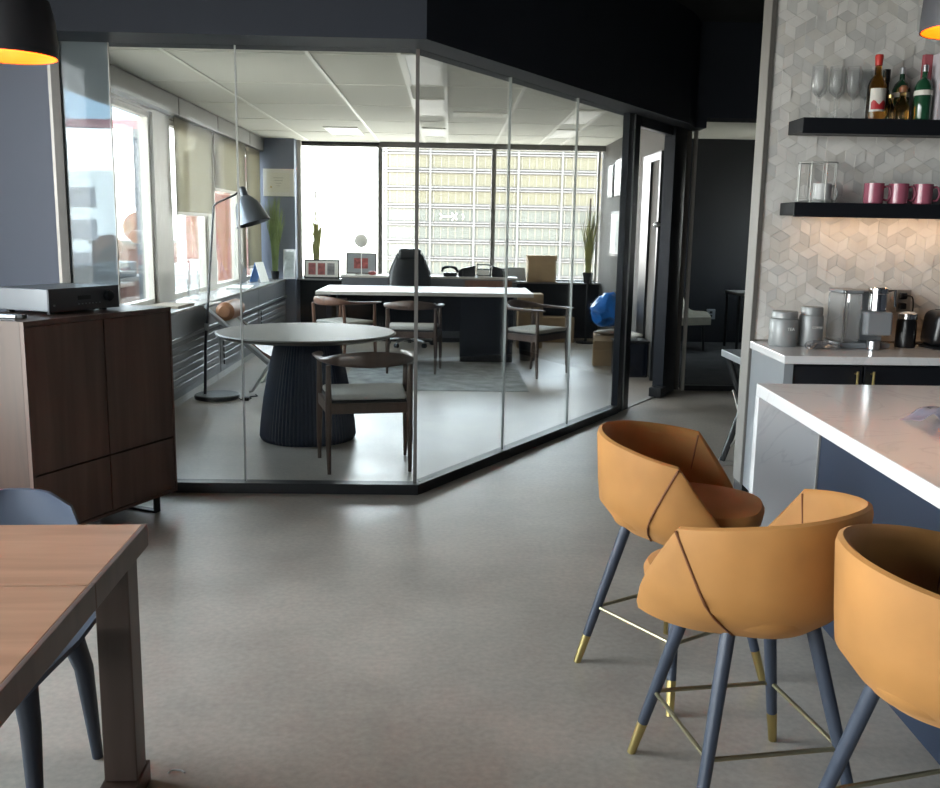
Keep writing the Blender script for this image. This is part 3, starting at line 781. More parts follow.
obj('pole', tube(NB(), [(0, 0, .02), (0, 0, .80)], .018, 10), M['black'], t); obj('base', lathe(NB(), [(.13, 0), (.13, .02)], 24), M['black'], t); obj('plate', lathe(NB(), [(.075, .80), (.075, .815)], 20), M['black'], t)
grass_plant('tall_grass_plant', 'yellow-green grass plant in a black pot on the corner stand', (1.87, 12.75, .815), .9, 70, .15, M['drygrass'], .075, 4, True)

# certificate and pictures
t = thing('framed_certificate', 'white framed certificate on the dark corner column', 'picture frame', (-2.31, 12.985, 1.9))
obj('frame', box(NB(), -.205, .205, -.012, .012, 0, .36, .003), M['white'], t)
o = obj('paper', box(NB(), -.15, .15, -.015, -.011, .05, .31), M['certpaper'], t)
bm = NB(); lathe(bm, [(.012, 0), (.012, .002)], 16); xform(bm, (-.1, -.0155, .12), 0, R(90)); obj('seal', bm, M['brass'], o)
bm = NB()
for k in range(4): box(bm, -.07 + .015 * k, .07 - .015 * k, -.0165, -.0152, .24 - k * .035, .243 - k * .035)
obj('text_line', bm, M['winframe'], o)
t = thing('framed_picture', 'silver-blue picture standing on the sill beside the corner grass plant', 'picture frame', (-2.17, 12.88, .80))
bm = NB(); box(bm, -.08, .08, -.01, .01, 0, .40, .003); xform(bm, rx=R(-6)); obj('frame', bm, M['steel'], t)
bm = NB(); box(bm, -.06, .06, -.014, -.009, .03, .37); xform(bm, rx=R(-6)); obj('print', bm, M['art'], t)
def wall_frame(label, y0, y1, z0, z1):
    t = thing('framed_picture', label, 'picture frame', (2.105, (y0 + y1) / 2, z0), 0, 'black framed pictures on the right office wall'); h = (y1 - y0) / 2
    obj('frame', box(NB(), -.012, .013, -h, h, 0, z1 - z0, .003), M['black'], t); obj('print', box(NB(), -.016, -.010, -h + .03, h - .03, .03, z1 - z0 - .03), M['art'], t)
wall_frame('black framed picture high on the right wall, closer to the far windows', 12.4, 12.75, 1.95, 2.36)
wall_frame('black framed picture high on the right wall, closer to the door post', 11.75, 12.25, 1.95, 2.4)
wall_frame('black framed picture hanging lowest on the right office wall', 11.5, 12.4, 1.2, 1.76)

# things on the left sill
bm = NB(); box(bm, -.11, .11, -.004, .004, 0, .26); xform(bm, (0, -.08, 0), 0, R(-18))
b2 = NB(); box(b2, -.11, .11, -.004, .004, 0, .26); xform(b2, (0, .08, 0), 0, R(18))
t = thing('tent_folder', 'blue folder standing open like a tent on the left sill', 'folder', (-2.42, 12.1, .80), R(75))
obj('cover', b2, M['blue'], t); o = obj('page', bm, M['paper'], t)
single('paper_sheets', box(NB(), -.12, .12, -.3, .3, 0, .012), M['paper'], 'white papers spread on the sill by the third window', 'paper', (-2.4, 10.9, .80), rz=R(6))
bm = NB(); lathe(bm, [(.055, 0), (.06, .02), (.06, .26), (.05, .28), (.046, .28), (.054, .255), (.054, .03)], 24, cap=True); single('glass_jar', bm, M['clear'], 'clear glass jar on the sill behind the lamp pole', 'jar', (-2.42, 9.0, .80), smooth=True)
bm = NB(); box(bm, -.14, .14, -.2, .2, 0, .02); single('notebook', bm, M['cardgrey'], 'flat grey notebook on the near end of the left sill', 'notebook', (-2.41, 8.2, .80), rz=R(-5))

# ---- floor lamp
t = thing('floor_lamp', 'slim dark floor lamp with a cone shade beside the round table', 'lamp', (-2.03, 8.2, 0))
obj('base', lathe(NB(), [(.19, 0), (.195, .008), (.195, .034), (.185, .04), (.02, .04)], 40), M['lampgrey'], t, smooth=30)
obj('pole', tube(NB(), [(-.1, -.02, .038), (-.085, -.01, .5), (.015, 0, 1.655)], [.013, .012, .010], 10), M['lampgrey'], t, smooth=True)
obj('joint', tube(NB(), [(-.075, -.01, .60), (-.072, -.01, .66)], .02, 10), M['steel'], t)
obj('arm', tube(NB(), [(.015, 0, 1.655), (.05, 0, 1.69), (.20, 0, 1.76), (.24, 0, 1.80)], .009, 8, 3), M['lampgrey'], t, smooth=True)
# shade: apex near (.25,1.82), rim centre near (.35,1.50)
ax = Vector((.10, -.02, -.31)).normalized(); ap = Vector((.255, 0, 1.825)); u = ax.cross(Vector((0, 1, 0))).normalized(); w = ax.cross(u)
rs = []
for r, d in ((.018, 0), (.03, .01), (.036, .08), (.06, .10), (.10, .15), (.150, .32), (.147, .32), (.095, .155), (.05, .11)):
    c = ap + ax * d; rs.append([c + (u * math.cos(2 * PI * k / 32) + w * math.sin(2 * PI * k / 32)) * r for k in range(32)])
obj('lamp_shade', rings(NB(), rs), M['shade'], t, smooth=35)
bm = NB(); tube(bm, [(.18, -.02, .02), (.24, -.1, .006), (.3, -.02, .006), (.27, .06, .006), (.33, .1, .006), (.3, .17, .006)], .005, 6, 4)
obj('cord', bm, M['black'], t)
bm = NB(); box(bm, .24, .30, -.12, -.06, 0, .03, .006); obj('foot_switch', bm, M['black'], t)

# ---- lounge chair
t = thing('lounge_chair', 'reclined lounge chair with tan head roll behind the round table', 'chair', (-1.76, 8.75, 0))
bm = NB()
for y in (-.28, .28):
    tube(bm, [(-.42, y, .78), (-.30, y, .68), (.0, y, .42), (.22, y, .27), (.6, y, .32)], .013, 8, 5)
tube(bm, [(-.42, -.28, .78), (-.44, 0, .785), (-.42, .28, .78)], .013, 8, 3)
obj('frame', bm, M['whitemetal'], t, smooth=True)
for y in (-.28, .28):
    obj('leg', tube(NB(), [(.16, y, .30), (-.02, y * .95, .02), (-.05, y * .95, .012)], [.013, .013, .012], 8), M['whitemetal'], t)
    obj('leg', tube(NB(), [(.10, y, .32), (.55, y * .95, .012)], .013, 8), M['whitemetal'], t)
rs = []
for p in smoothpath([(-.40, 0, .755), (-.28, 0, .64), (.0, 0, .39), (.22, 0, .245), (.62, 0, .305)], 5):
    rs.append([p + Vector((0, -.265, .012)), p + Vector((0, .265, .012)), p + Vector((0, .265, -.03)), p + Vector((0, -.265, -.03))])
obj('sling', rings(NB(), rs), M['loungegrey'], t, smooth=True)
rs = []
for p in smoothpath([(-.03, 0, .42), (.2, 0, .275), (.6, 0, .335)], 5):
    rs.append([p + Vector((0, -.25, .05)), p + Vector((0, .25, .05)), p + Vector((0, .25, -.01)), p + Vector((0, -.25, -.01))])
obj('seat_pad', rings(NB(), rs), M['brownwood'], t)
bm = NB(); tube(bm, [(-.26, -.25, .735), (-.26, -.22, .735), (-.26, .22, .735), (-.26, .25, .735)], [.05, .085, .085, .05], 16); obj('head_roll', bm, M['tan'], t, smooth=True)

# ---- boxes by the door
t = thing('cardboard_box', 'brown cardboard box on the floor under the blue plastic bag', 'box', (1.83, 10.70, 0), R(-8))
obj('carton', box(NB(), -.17, .17, -.17, .19, 0, .34, .004), M['card'], t)
for s in (-1,):
    bm = NB(); box(bm, -.17, .17, 0, .13, 0, .006); xform(bm, (0, -.17, .34), 0, R(200 if s < 0 else 0)); xform(bm); obj('flap', bm, M['card'], t)
bm = NB(); ball(bm, (0, 0, .03), .17, (1.0, .85, .15)); crumple(bm, .012, 12, 5); single('folded_black_bag', bm, M['cardgrey'], 'flattened grey packaging between the carton and the blue bag', 'packaging', (1.83, 10.68, .345), smooth=True)
bm = NB(); ball(bm, (0, 0, .19), .17, (1.25, .85, .95), 4); crumple(bm, .05, 8, 3); crumple(bm, .028, 20, 9)
for v in bm.verts:
    if v.co.z > .22: 
        k = (v.co.z - .22) / .2; v.co.x *= max(.25, 1 - k * .75); v.co.y *= max(.25, 1 - k * .75); v.co.z += k * .09
single('blue_plastic_bag', bm, M['bluebag'], 'shiny blue plastic bag on the carton by the door post', 'bag', (1.80, 10.64, .425), smooth=60)
bm = NB(); box(bm, -.17, .17, -.14, .14, 0, .36, .01); t = thing('black_crate', 'black crate against the right wall behind the door opening', 'crate', (1.92, 9.85, 0)); obj('crate_body', bm, M['navydesk'], t)
bm = NB(); box(bm, -.18, .18, -.15, .15, .36, .385, .008); obj('crate_rim', bm, M['blackplastic'], t)
bm = NB(); ball(bm, (0, 0, .03), .09, (1.5, .9, .33)); crumple(bm, .02, 16, 4); single('white_packaging', bm, M['paper'], 'crumpled white packaging on top of the black crate', 'packaging', (1.92, 9.85, .40), smooth=True)
single('flat_carton', box(NB(), -.26, .26, -.15, .15, 0, .34, .004), M['card'], 'wide brown carton on the floor under the far sill', 'box', (1.45, 12.9, 0))
single('tall_carton', box(NB(), -.16, .16, -.14, .14, 0, .70, .004), M['card'], 'tall brown carton standing past the right end of the desk', 'box', (1.05, 12.2, 0))
bm = NB(); lathe(bm, [(.09, 0), (.12, .33), (.11, .33), (.082, .02)], 24); single('waste_bin', bm, M['blackplastic'], 'round black waste bin beside the desk pedestal', 'bin', (.93, 10.95, 0), smooth=35)

# ---- meeting room things seen through its glass
t = thing('tufted_armchair', 'armchair with pale tufted cushion in the dark meeting room', 'chair', (2.95, 12.25, 0), R(-70))
bm = NB(); rs = []
for p in smoothpath([(-.3, 0, .78), (-.22, 0, .6), (-.05, 0, .46), (.3, 0, .46), (.42, 0, .40)], 5): rs.append([p + Vector((0, -.28, .05)), p + Vector((0, .28, .05)), p + Vector((0, .28, -.05)), p + Vector((0, -.28, -.05))])
obj('cushion', rings(bm, rs), M['ivory'], t, smooth=True)
for x, y in ((-.2, -.24), (-.2, .24), (.3, -.24), (.3, .24)): obj('leg', tube(NB(), [(x, y, .42), (x * 1.15, y, 0)], .016, 8), M['black'], t)
t = thing('side_table', 'dark side table with pale top edge in the meeting room', 'table', (4.05, 12.3, 0))
obj('tabletop', box(NB(), -.35, .35, -.3, .3, .72, .76, .004), M['silver'], t)
for x in (-.32, .32):
    for y in (-.27, .27): obj('leg', tube(NB(), [(x, y, 0), (x, y, .72)], .02, 8), M['black'], t)
t = thing('wall_socket', 'pale wall socket low on the meeting room back wall', 'socket', (3.64, 12.992, .33))
obj('plate', box(NB(), -.06, .06, -.008, .006, 0, .14, .004), M['greymach'], t)
for z in (.045, .095): obj('outlet', box(NB(), -.02, .02, -.011, -.006, z - .016, z + .016, .003), M['black'], t)

# ---- folding table behind the kitchen wall end
t = thing('folding_table', 'small grey-topped table with bent black legs behind the kitchen wall end', 'table', (2.03, 5.75, 0))
obj('tabletop', box(NB(), -.26, .55, -.27, .27, .72, .765, .005), M['greymach'], t)
for y in (-.24, .24):
    obj('leg', tube(NB(), [(-.22, y, .72), (-.11, y, .42), (-.11, y, .38), (-.22, y, .03)], .022, 8), M['black'], t)
    obj('foot_bar', box(NB(), -.25, .5, y - .018, y + .018, 0, .03, .004), M['silver'], t)
    obj('leg', tube(NB(), [(.45, y, .72), (.38, y, .42), (.38, y, .38), (.45, y, .03)], .016, 8), M['black'], t)
obj('cross_brace', tube(NB(), [(-.17, -.24, .5), (-.17, .24, .12)], .008, 6), M['silver'], t); obj('cross_brace', tube(NB(), [(-.175, .24, .5), (-.175, -.24, .12)], .008, 6), M['silver'], t)

# ================================================================== MAIN ROOM
# ---- walnut cabinet: front runs from (-1.84,4.04) to (-1.46,4.89)
a = math.atan2(.85, .374); FD = Vector((math.cos(a), math.sin(a)))
t = thing('walnut_cabinet', 'tall dark walnut cabinet against the glass partition', 'cabinet', (-1.815, 4.04, 0), a - PI / 2)
# local: front face at x=0, runs along +y for .935, body towards -x
W_, D_, Hh = .935, .46, 1.08
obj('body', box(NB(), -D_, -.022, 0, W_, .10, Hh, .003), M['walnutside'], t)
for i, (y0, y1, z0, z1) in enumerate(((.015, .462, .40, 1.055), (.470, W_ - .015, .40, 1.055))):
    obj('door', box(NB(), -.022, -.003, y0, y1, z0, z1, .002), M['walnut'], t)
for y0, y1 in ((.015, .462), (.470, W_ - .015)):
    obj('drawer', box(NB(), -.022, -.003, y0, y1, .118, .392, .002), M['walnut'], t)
bm = NB(); box(bm, -.022, 0, 0, W_, Hh - .022, Hh); box(bm, -.022, 0, 0, .012, .10, Hh - .022); box(bm, -.022, 0, W_ - .012, W_, .10, Hh - .022); box(bm, -.022, 0, .012, W_ - .012, .10, .115)
obj('face_frame', bm, M['walnut'], t)
for y in (.10, W_ - .12):
    bm = NB(); box(bm, -D_ + .04, -.05, y, y + .04, 0, .012); box(bm, -D_ + .04, -D_ + .052, y, y + .04, .012, .10); box(bm, -.062, -.05, y, y + .04, .012, .10)
    obj('leg', bm, M['black'], t)
# ---- amplifier
t = thing('amplifier', 'dark grey hi-fi amplifier on top of the walnut cabinet', 'amplifier', (-1.822, 4.335, Hh), a - PI / 2)
obj('case', box(NB(), -.34, -.012, .0, .435, .016, .118, .004), M['greymach'], t)
M['ampfront'] = mat('grey_amplifier_front', '505256', .4, .3, var=.03)
fp = obj('front_panel', box(NB(), -.012, 0, -.004, .439, .012, .120, .003), M['ampfront'], t)
obj('display', box(NB(), 0, .002, .17, .25, .062, .082), M['blackplastic'], fp)
bm = NB(); lathe(bm, [(.026, 0), (.026, .018), (.022, .022)], 24); xform(bm, (0, .36, .072), 0, 0, R(90)); obj('volume_knob', bm, M['lampgrey'], fp, smooth=35)
for k in range(7): obj('button', box(NB(), 0, .003, .17 + k * .022, .178 + k * .022, .040, .045), M['greymach'], fp)
obj('button', box(NB(), 0, .003, .02, .03, .04, .048), M['greymach'], fp)
for x in (-.3, -.05):
    for y in (.05, .38): obj('foot', lathe(NB(), [(.018, 0), (.018, .016)], 12, (x, y, 0)), M['black'], t)
t = thing('remote_control', 'slim dark remote control in front of the amplifier', 'remote', (-1.985, 4.195, Hh), R(-4))
bm = NB(); box(bm, -.1, .085, -.02, .02, 0, .018, .005); obj('handset', bm, M['steel'], t)
obj('end_cap', box(NB(), .085, .115, -.02, .02, 0, .019, .004), M['black'], t)

# ---- dining table
t = thing('dining_table', 'wooden dining table with two-leaf top at the near left', 'table', (-.790, 2.372, 0), R(2.7))
# local: back right corner at origin, x to the left negative, y towards camera negative
obj('tabletop', box(NB(), -1.6, 0, -.42, 0, .682, .73, .003), M['tabletop'], t)
obj('table_leaf', box(NB(), -1.6, 0, -1.35, -.429, .682, .73, .003), M['tabletop'], t)
bm = NB()
for y0, y1 in ((-.42, 0), (-1.35, -.424)): box(bm, .0, .012, y0, y1, .672, .731, .002)
obj('edge_band', bm, M['tableside'], t)
obj('apron', box(NB(), -1.5, -.09, -1.25, -.10, .60, .68), M['tableside'], t)
for x in (-.10, -1.55):
    for y in (-.10, -1.30): obj('leg', box(NB(), x, x + .085, y, y + .085, .06, .682, .003), M['tableside'], t)
for x in (-.10, -1.55): obj('floor_rail', box(NB(), x - .005, x + .09, -1.33, .005, 0, .06, .003), M['walnutside'], t)

# ---- dining chair (moulded shell)
t = thing('dining_chair', 'blue-grey moulded shell chair behind the dining table', 'chair', (-1.19, 2.285, 0), PI)
bm = NB(); rs = []
for k, (y, z, w, c) in enumerate(((.26, .425, .22, .0), (.22, .45, .27, .02), (.08, .432, .285, .04), (-.08, .425, .29, .06), (-.19, .465, .275, .05), (-.235, .57, .235, .06), (-.262, .66, .19, .05), (-.275, .73, .155, .04), (-.278, .765, .09, .03))):
    ring = []
    for j in range(13):
        s = -1 + 2 * j / 12; ring.append((w * s, y + (c * s * s if z > .5 else 0), z + (c * 1.3 * s * s if z <= .5 else 0)))
    low = []
    nx = (0, -.014) if z <= .5 else (-.014, 0)
    for p in ring[::-1]: low.append((p[0], p[1] + nx[0], p[2] + nx[1]))
    rs.append(ring + low)
rings(bm, rs); obj('shell', bm, M['shell'], t, smooth=50)
obj('seat_pad', lathe(NB(), [(.01, .462), (.15, .462), (.165, .472), (.15, .482), (.01, .484)], 28, (0, .02, 0)), M['cushion'], t, smooth=True)
for sx in (-1, 1):
    obj('leg', tube(NB(), [(sx * .17, -.13, .43), (sx * .20, -.15, .30), (sx * .205, -.20, 0)], [.034, .026, .015], 10), M['shellleg'], t, smooth=True)
    obj('leg', tube(NB(), [(sx * .17, .14, .43), (sx * .19, .16, .30), (sx * .21, .20, 0)], [.034, .026, .015], 10), M['shellleg'], t, smooth=True)

# ---- twist of clear plastic on the floor
bm = NB(); tube(bm, [(-.02, 0, .004), (-.012, .012, .006), (.01, .012, .005), (.024, .002, .004)], .0028, 6, 4)
single('plastic_twist', bm, M['strip'], 'tiny clear curl of plastic on the floor by the dining table leg', 'litter', (-.74, 2.40, 0))

# ---- island
IA = (1.222, 3.65); IB = (1.118, 1.2)
def ix(y): return IA[0] + (IB[0] - IA[0]) * (IA[1] - y) / (IA[1] - IB[1])
t = thing('kitchen_island', 'white quartz waterfall island with navy panels', 'island', (1.7, 2.6, 0))
obj('countertop', prism(NB(), [(ix(1.2), 1.2), (2.3, 1.2), (2.3, 3.65), (ix(3.65), 3.65)], .872, .92, .003), M['quartz'], t, True)
obj('waterfall_panel', prism(NB(), [(ix(3.6), 3.602), (2.3, 3.602), (2.3, 3.65), (ix(3.65), 3.65)], 0, .872), M['quartz'], t, True)
obj('back_panel', prism(NB(), [(1.39, 1.25), (2.25, 1.25), (2.25, 3.60), (1.475, 3.60)], .0, .870), M['navycab'], t, True)
obj('joint_trim', box(NB(), 1.467, 1.4745, 3.593, 3.602, 0, .87), M['silver'], t, True)

# ---- kitchen base cabinet + worktop
t = thing('kitchen_base_cabinet', 'navy base cabinet with brass handles under the back worktop', 'cabinet', (2.3, 4.85, 0))
obj('carcass', box(NB(), 1.70, 3.2, 4.58, 5.145, .1, .878), M['navydark'], t, True)
obj('toe_kick', box(NB(), 1.70, 3.2, 4.63, 5.1, 0, .1), M['black'], t, True)
obj('end_panel', prism(NB(), [(1.655, 4.55), (1.70, 4.55), (1.70, 5.145), (1.68, 5.145)], 0.1, .878), M['greymach'], t, True)
for i, (x0, x1) in enumerate(((1.71, 2.05), (2.06, 2.57), (2.58, 3.19))):
    d = obj('door', box(NB(), x0, x1, 4.56, 4.58, .12, .866, .003), M['navydark'], t, True)
    hx = x1 - .035 if i == 0 else x0 + .035
    bm = NB(); tube(bm, [(hx, 4.53, .66), (hx, 4.53, .845)], .007, 8); tube(bm, [(hx, 4.56, .68), (hx, 4.53, .68)], .005, 6); tube(bm, [(hx, 4.56, .83), (hx, 4.53, .83)], .005, 6)
    inv = Matrix.Translation(t.location).inverted(); bmesh.ops.transform(bm, matrix=inv, verts=bm.verts)
    obj('handle', bm, M['brass'], d)
bm = NB(); prism(bm, [(1.638, 4.51), (3.25, 4.53), (3.25, 5.14), (1.668, 5.14)], .88, .92, .003); 
for v in bm.verts: v.co -= Vector((2.4, 4.8, .88))
single('kitchen_worktop', bm, M['quartz'], 'white quartz worktop along the tiled wall', 'worktop', (2.4, 4.8, .88))

# ---- floating shelves with LED
def shelf(z0, z1, x0, label, led):
    t = thing('floating_shelf', label, 'shelf', (2.5, 5.03, z0), 0, 'black floating shelves on the tiled wall')
    bm = NB(); box(bm, x0 - 2.5, .9, -.11, .105, 0, z1 - z0, .002); box(bm, x0 - 2.5, .9, -.11, -.10, -.009, 0); obj('board', bm, M['navydark'], t)
    if led:
        obj('led_strip', box(NB(), x0 - 2.36, .85, -.03, -.01, -.006, -.001), M['led'], t)
    else:
        obj('edge_strip', box(NB(), x0 - 2.45, .85, -.098, -.09, -.003, -.0005), M['silver'], t)
shelf(2.024, 2.093, 1.793, 'upper black floating shelf holding glasses and bottles', False)
shelf(1.604, 1.669, 1.779, 'lower black floating shelf holding the pink mugs', True)

# ---- glasses on the upper shelf
SZ = 2.0935
def flute(label, x, y):
    t = thing('champagne_glass', label, 'glass', (x, y, SZ), 0, 'stemmed glasses on the upper shelf')
    obj('foot', lathe(NB(), [(.03, 0), (.03, .002), (.005, .006), (.004, .01)], 20), M['clear'], t, smooth=True)
    obj('stem', lathe(NB(), [(.004, .008), (.0035, .09), (.006, .115)], 10), M['clear'], t, smooth=True)
    obj('bowl', lathe(NB(), [(.004, .112), (.03, .135), (.036, .17), (.033, .262), (.0315, .262), (.0345, .17), (.028, .138), (.003, .118)], 24), M['clear'], t, smooth=True)
    return t
f0 = flute('stemmed glass at the front left end of the upper shelf', 1.885, 5.0)
for i, (x, y, l) in enumerate(((1.925, 5.075, 'stemmed glass at the back left end of the upper shelf'), (1.975, 4.995, 'third stemmed glass along the upper shelf, front row'), (2.02, 5.075, 'fourth stemmed glass along the upper shelf, back row'), (2.065, 4.995, 'fifth stemmed glass along the upper shelf, front row'), (2.105, 5.075, 'sixth stemmed glass along the upper shelf, back row'), (2.172, 5.09, 'stemmed glass half hidden behind the red-capped bottle'))):
    dup(f0, (x, y, SZ), 0, l)
# ---- bottles
t = thing('whiskey_bottle', 'amber spirit bottle with red cap and white label', 'bottle', (2.19, 5.0, SZ))
bm = NB(); lathe(bm, [(.044, 0), (.046, .01), (.046, .17), (.036, .2), (.018, .225), (.016, .27)], 24); obj('glass_body', bm, M['amberglass'], t, smooth=True)
bm = NB(); lathe(bm, [(.016, .27), (.018, .272), (.021, .315), (.018, .325)], 16); obj('cap', bm, M['redcap'], t, smooth=35)
bm = NB(); rs = [[((.0475) * math.cos(R(-150 + k * 12)), (.0475) * math.sin(R(-150 + k * 12)), z) for k in range(11)] + [((.0465) * math.cos(R(-150 + k * 12)), (.0465) * math.sin(R(-150 + k * 12)), z) for k in range(10, -1, -1)] for z in (.04, .155)]
lb = obj('label', rings(bm, rs), M['label'], t)
bm = NB(); rs = [[((.0482) * math.cos(R(-140 + k * 12)), (.0482) * math.sin(R(-140 + k * 12)), z + (.012 * math.sin(k * 1.2) if z > .06 else 0)) for k in range(9)] + [((.047) * math.cos(R(-140 + k * 12)), (.047) * math.sin(R(-140 + k * 12)), z + (.012 * math.sin(k * 1.2) if z > .06 else 0)) for k in range(8, -1, -1)] for z in (.05, .085)]
obj('emblem', rings(bm, rs), M['redlabel'], lb)
t = thing('dark_bottle', 'slim nearly black bottle behind the red-capped bottle', 'bottle', (2.262, 5.06, SZ))
obj('glass_body', lathe(NB(), [(.03, 0), (.03, .13), (.016, .165), (.016, .2)], 20), M['darkglass'], t, smooth=True)
obj('cap', lathe(NB(), [(.019, .2), (.019, .262), (.016, .264)], 16), M['blackplastic'], t, smooth=35)
t = thing('liqueur_bottle', 'short golden brown bottle in the middle of the upper shelf', 'bottle', (2.325, 4.99, SZ))
obj('glass_body', lathe(NB(), [(.034, 0), (.036, .06), (.03, .085), (.016, .11), (.016, .14)], 24), M['brownglass'], t, smooth=True)
obj('stopper', lathe(NB(), [(.02, .14), (.022, .165), (.012, .175)], 16), M['tan'], t, smooth=35)
t = thing('liqueur_bottle', 'stubby clear bottle with amber drink beside the black-capped bottle', 'bottle', (2.257, 4.975, SZ)); obj('glass_body', lathe(NB(), [(.025, 0), (.026, .045), (.02, .07), (.011, .085), (.011, .11)], 20), M['brownglass'], t, smooth=True); obj('stopper', lathe(NB(), [(.013, .11), (.013, .125)], 12), M['brass'], t)
def green(label, x, y, h):
    t = thing('green_bottle', label, 'bottle', (x, y, SZ), 0, 'green bottles on the upper shelf')
    obj('glass_body', lathe(NB(), [(.042, 0), (.045, .01), (.045, .165 * h), (.034, .195 * h), (.014, .215 * h), (.013, .245 * h)], 24), M['greenglass'], t, smooth=True)
    obj('cap', lathe(NB(), [(.015, .245 * h), (.015, .275 * h), (.012, .278 * h)], 16), M['steel'], t, smooth=35)
    obj('label', lathe(NB(), [(.0458, .125 * h), (.0458, .15 * h)], 24), M['label'], t)
green('green bottle standing behind another green bottle', 2.355, 5.08, 1.0)
green('green bottle at the front beside the pale gift box', 2.43, 4.99, 1.0)
t = thing('gift_box', 'pale grey bottle box with a red side panel at the right end', 'box', (2.555, 5.0, SZ))
obj('carton', box(NB(), -.07, .10, -.06, .06, 0, .335, .002), M['giftbox'], t)
obj('side_panel', box(NB(), -.115, -.0715, .03, .06, .2, .338, .002), M['pinkpanel'], t)
bm = NB()
tube(bm, [(-.042, -.0615, .125), (-.046, -.0615, .11), (-.038, -.0615, .10), (-.032, -.0615, .11)], .0022, 6, 3)
tube(bm, [(-.028, -.0615, .10), (-.020, -.0615, .128), (-.012, -.0615, .10)], .0022, 6); tube(bm, [(-.024, -.0615, .11), (-.016, -.0615, .11)], .0018, 6)
lathe(bm, [(.004, 0), (.004, .002)], 10, (-.036, -.0625, .145))
obj('emblem', bm, M['winframe'], t)

# ---- lower shelf: wire mug rack, mugs
LZ = 1.6695
t = thing('wire_mug_rack', 'chrome wire mug rack on the lower shelf', 'rack', (1.925, 5.02, LZ))
for i, z in enumerate((.012, .205)): 
    bm = NB(); tube(bm, [(.1 * math.cos(2 * PI * k / 24), .075 * math.sin(2 * PI * k / 24), z) for k in range(24)], .004, 6, 0, True); obj('wire_ring', bm, M['whitemetal'], t)
for k in range(8):
    c, s = math.cos(2 * PI * k / 8 + .2), math.sin(2 * PI * k / 8 + .2)
    obj('upright', tube(NB(), [(.1 * c, .075 * s, 0), (.1 * c, .075 * s, .212)], .004, 6), M['whitemetal'], t)
def mug(label, loc, m, rz, r=.044, h=.095, group=None):
    t = thing('mug', label, 'mug', loc, rz, group)
    obj('cup', lathe(NB(), [(r * .9, 0), (r, .006), (r, h), (r - .004, h), (r - .006, .012), (.004, .01)], 28), m, t, smooth=35)
    bm = NB(); tube(bm, [(r - .003, 0, h * .82), (r + .02, 0, h * .85), (r + .032, 0, h * .5), (r + .02, 0, h * .2), (r - .003, 0, h * .22)], .0055, 8, 4); obj('handle', bm, m, t, smooth=True)
    return t
mug('white printed mug inside the chrome wire rack', (1.955, 5.02, LZ), M['mugwhite'], R(-10), .046, .10)
mk = mug('leftmost pink mug on the lower shelf', (2.222, 5.0, LZ), M['mug'], R(-15), .05, .105, 'pink mugs on the lower shelf')
dup(mk, (2.352, 5.0, LZ), R(-15), 'middle pink mug of three on the lower shelf'); dup(mk, (2.482, 5.0, LZ), R(-15), 'rightmost pink mug on the lower shelf')

# ---- things on the worktop
CZ = .9205
def text(s, size, m, parent, loc, rx=R(90)):
    cu = bpy.data.curves.new('lettering', 'FONT'); cu.body = s; cu.size = size; cu.align_x = 'CENTER'; cu.extrude = .0006
    tmp = bpy.data.objects.new('lettering_curve', cu); COL.objects.link(tmp); dg = bpy.context.evaluated_depsgraph_get()
    me = bpy.data.meshes.new_from_object(tmp.evaluated_get(dg)); COL.objects.unlink(tmp); bpy.data.objects.remove(tmp)
    me.materials.clear(); me.materials.append(m)
    o = bpy.data.objects.new('lettering', me); COL.objects.link(o); o.parent = parent; o.location = loc; o.rotation_euler = (rx, 0, 0); return o
def canister(label, x, y, r, h, s, sz):
    t = thing('canister', label, 'canister', (x, y, CZ), 0, 'grey canisters on the worktop')
    obj('jar', lathe(NB(), [(r * .96, 0), (r, .008), (r, h * .74), (r * .93, h * .79), (r * .86, h * .80)], 36), M['canister'], t, smooth=35)
    obj('lid', lathe(NB(), [(r * .86, h * .80), (r * .9, h * .81), (r * .9, h * .96), (r * .85, h), (.005, h)], 36), M['canister'], t, smooth=35)
    text(s, sz, M['lettering'], t, (.012, -r - .001, h * .47))
canister('shorter grey lettered canister at the left end of the worktop', 1.782, 4.95, .075, .183, 'TEA', .022)
canister('taller grey lettered canister beside the coffee machine', 1.926, 4.95, .063, .208, 'COFFEE', .016)
bm = NB(); ball(bm, (0, 0, .018), .06, (1.5, .7, .34), 4); crumple(bm, .02, 22, 2)
for v in bm.verts: v.co.z = max(0, v.co.z)
single('plastic_wrap', bm, M['plasticwrap'], 'crumpled clear plastic wrap before the taller canister', 'plastic wrap', (1.94, 4.80, CZ + .004))
t = thing('coffee_machine', 'grey capsule coffee machine with a clear water tank', 'coffee machine', (2.2, 4.95, CZ))
# tank stands at the left, tower in the middle, brewing head in front
tk = obj('water_tank', box(NB(), -.155, -.045, -.09, .1, .03, .285, .012), M['tank'], t)
obj('tank_lid', box(NB(), -.155, -.04, -.09, .1, .286, .305, .006), M['greymach'], tk)
obj('tank_edge', tube(NB(), [(-.14, -.095, .03), (-.14, -.095, .30)], .004, 6), M['chrome'], tk)
obj('base', box(NB(), -.15, .12, -.09, .12, 0, .028, .006), M['greymach'], t)
obj('tower', box(NB(), -.036, .11, -.01, .12, .029, .30, .01), M['greymach'], t)
hd = obj('brew_head', box(NB(), -.03, .11, -.12, -.012, .07, .195, .012), M['greymach'], t)
bm = NB(); lathe(bm, [(.042, .196), (.048, .20), (.046, .285), (.05, .288), (.05, .315), (.044, .32)], 28, (.04, -.07, 0)); obj('chrome_cylinder', bm, M['chrome'], hd, smooth=35)
bm = NB(); tube(bm, [(.085, -.08, .30), (.125, -.08, .305), (.13, -.08, .22)], .007, 8); obj('lever', bm, M['lampgrey'], hd)
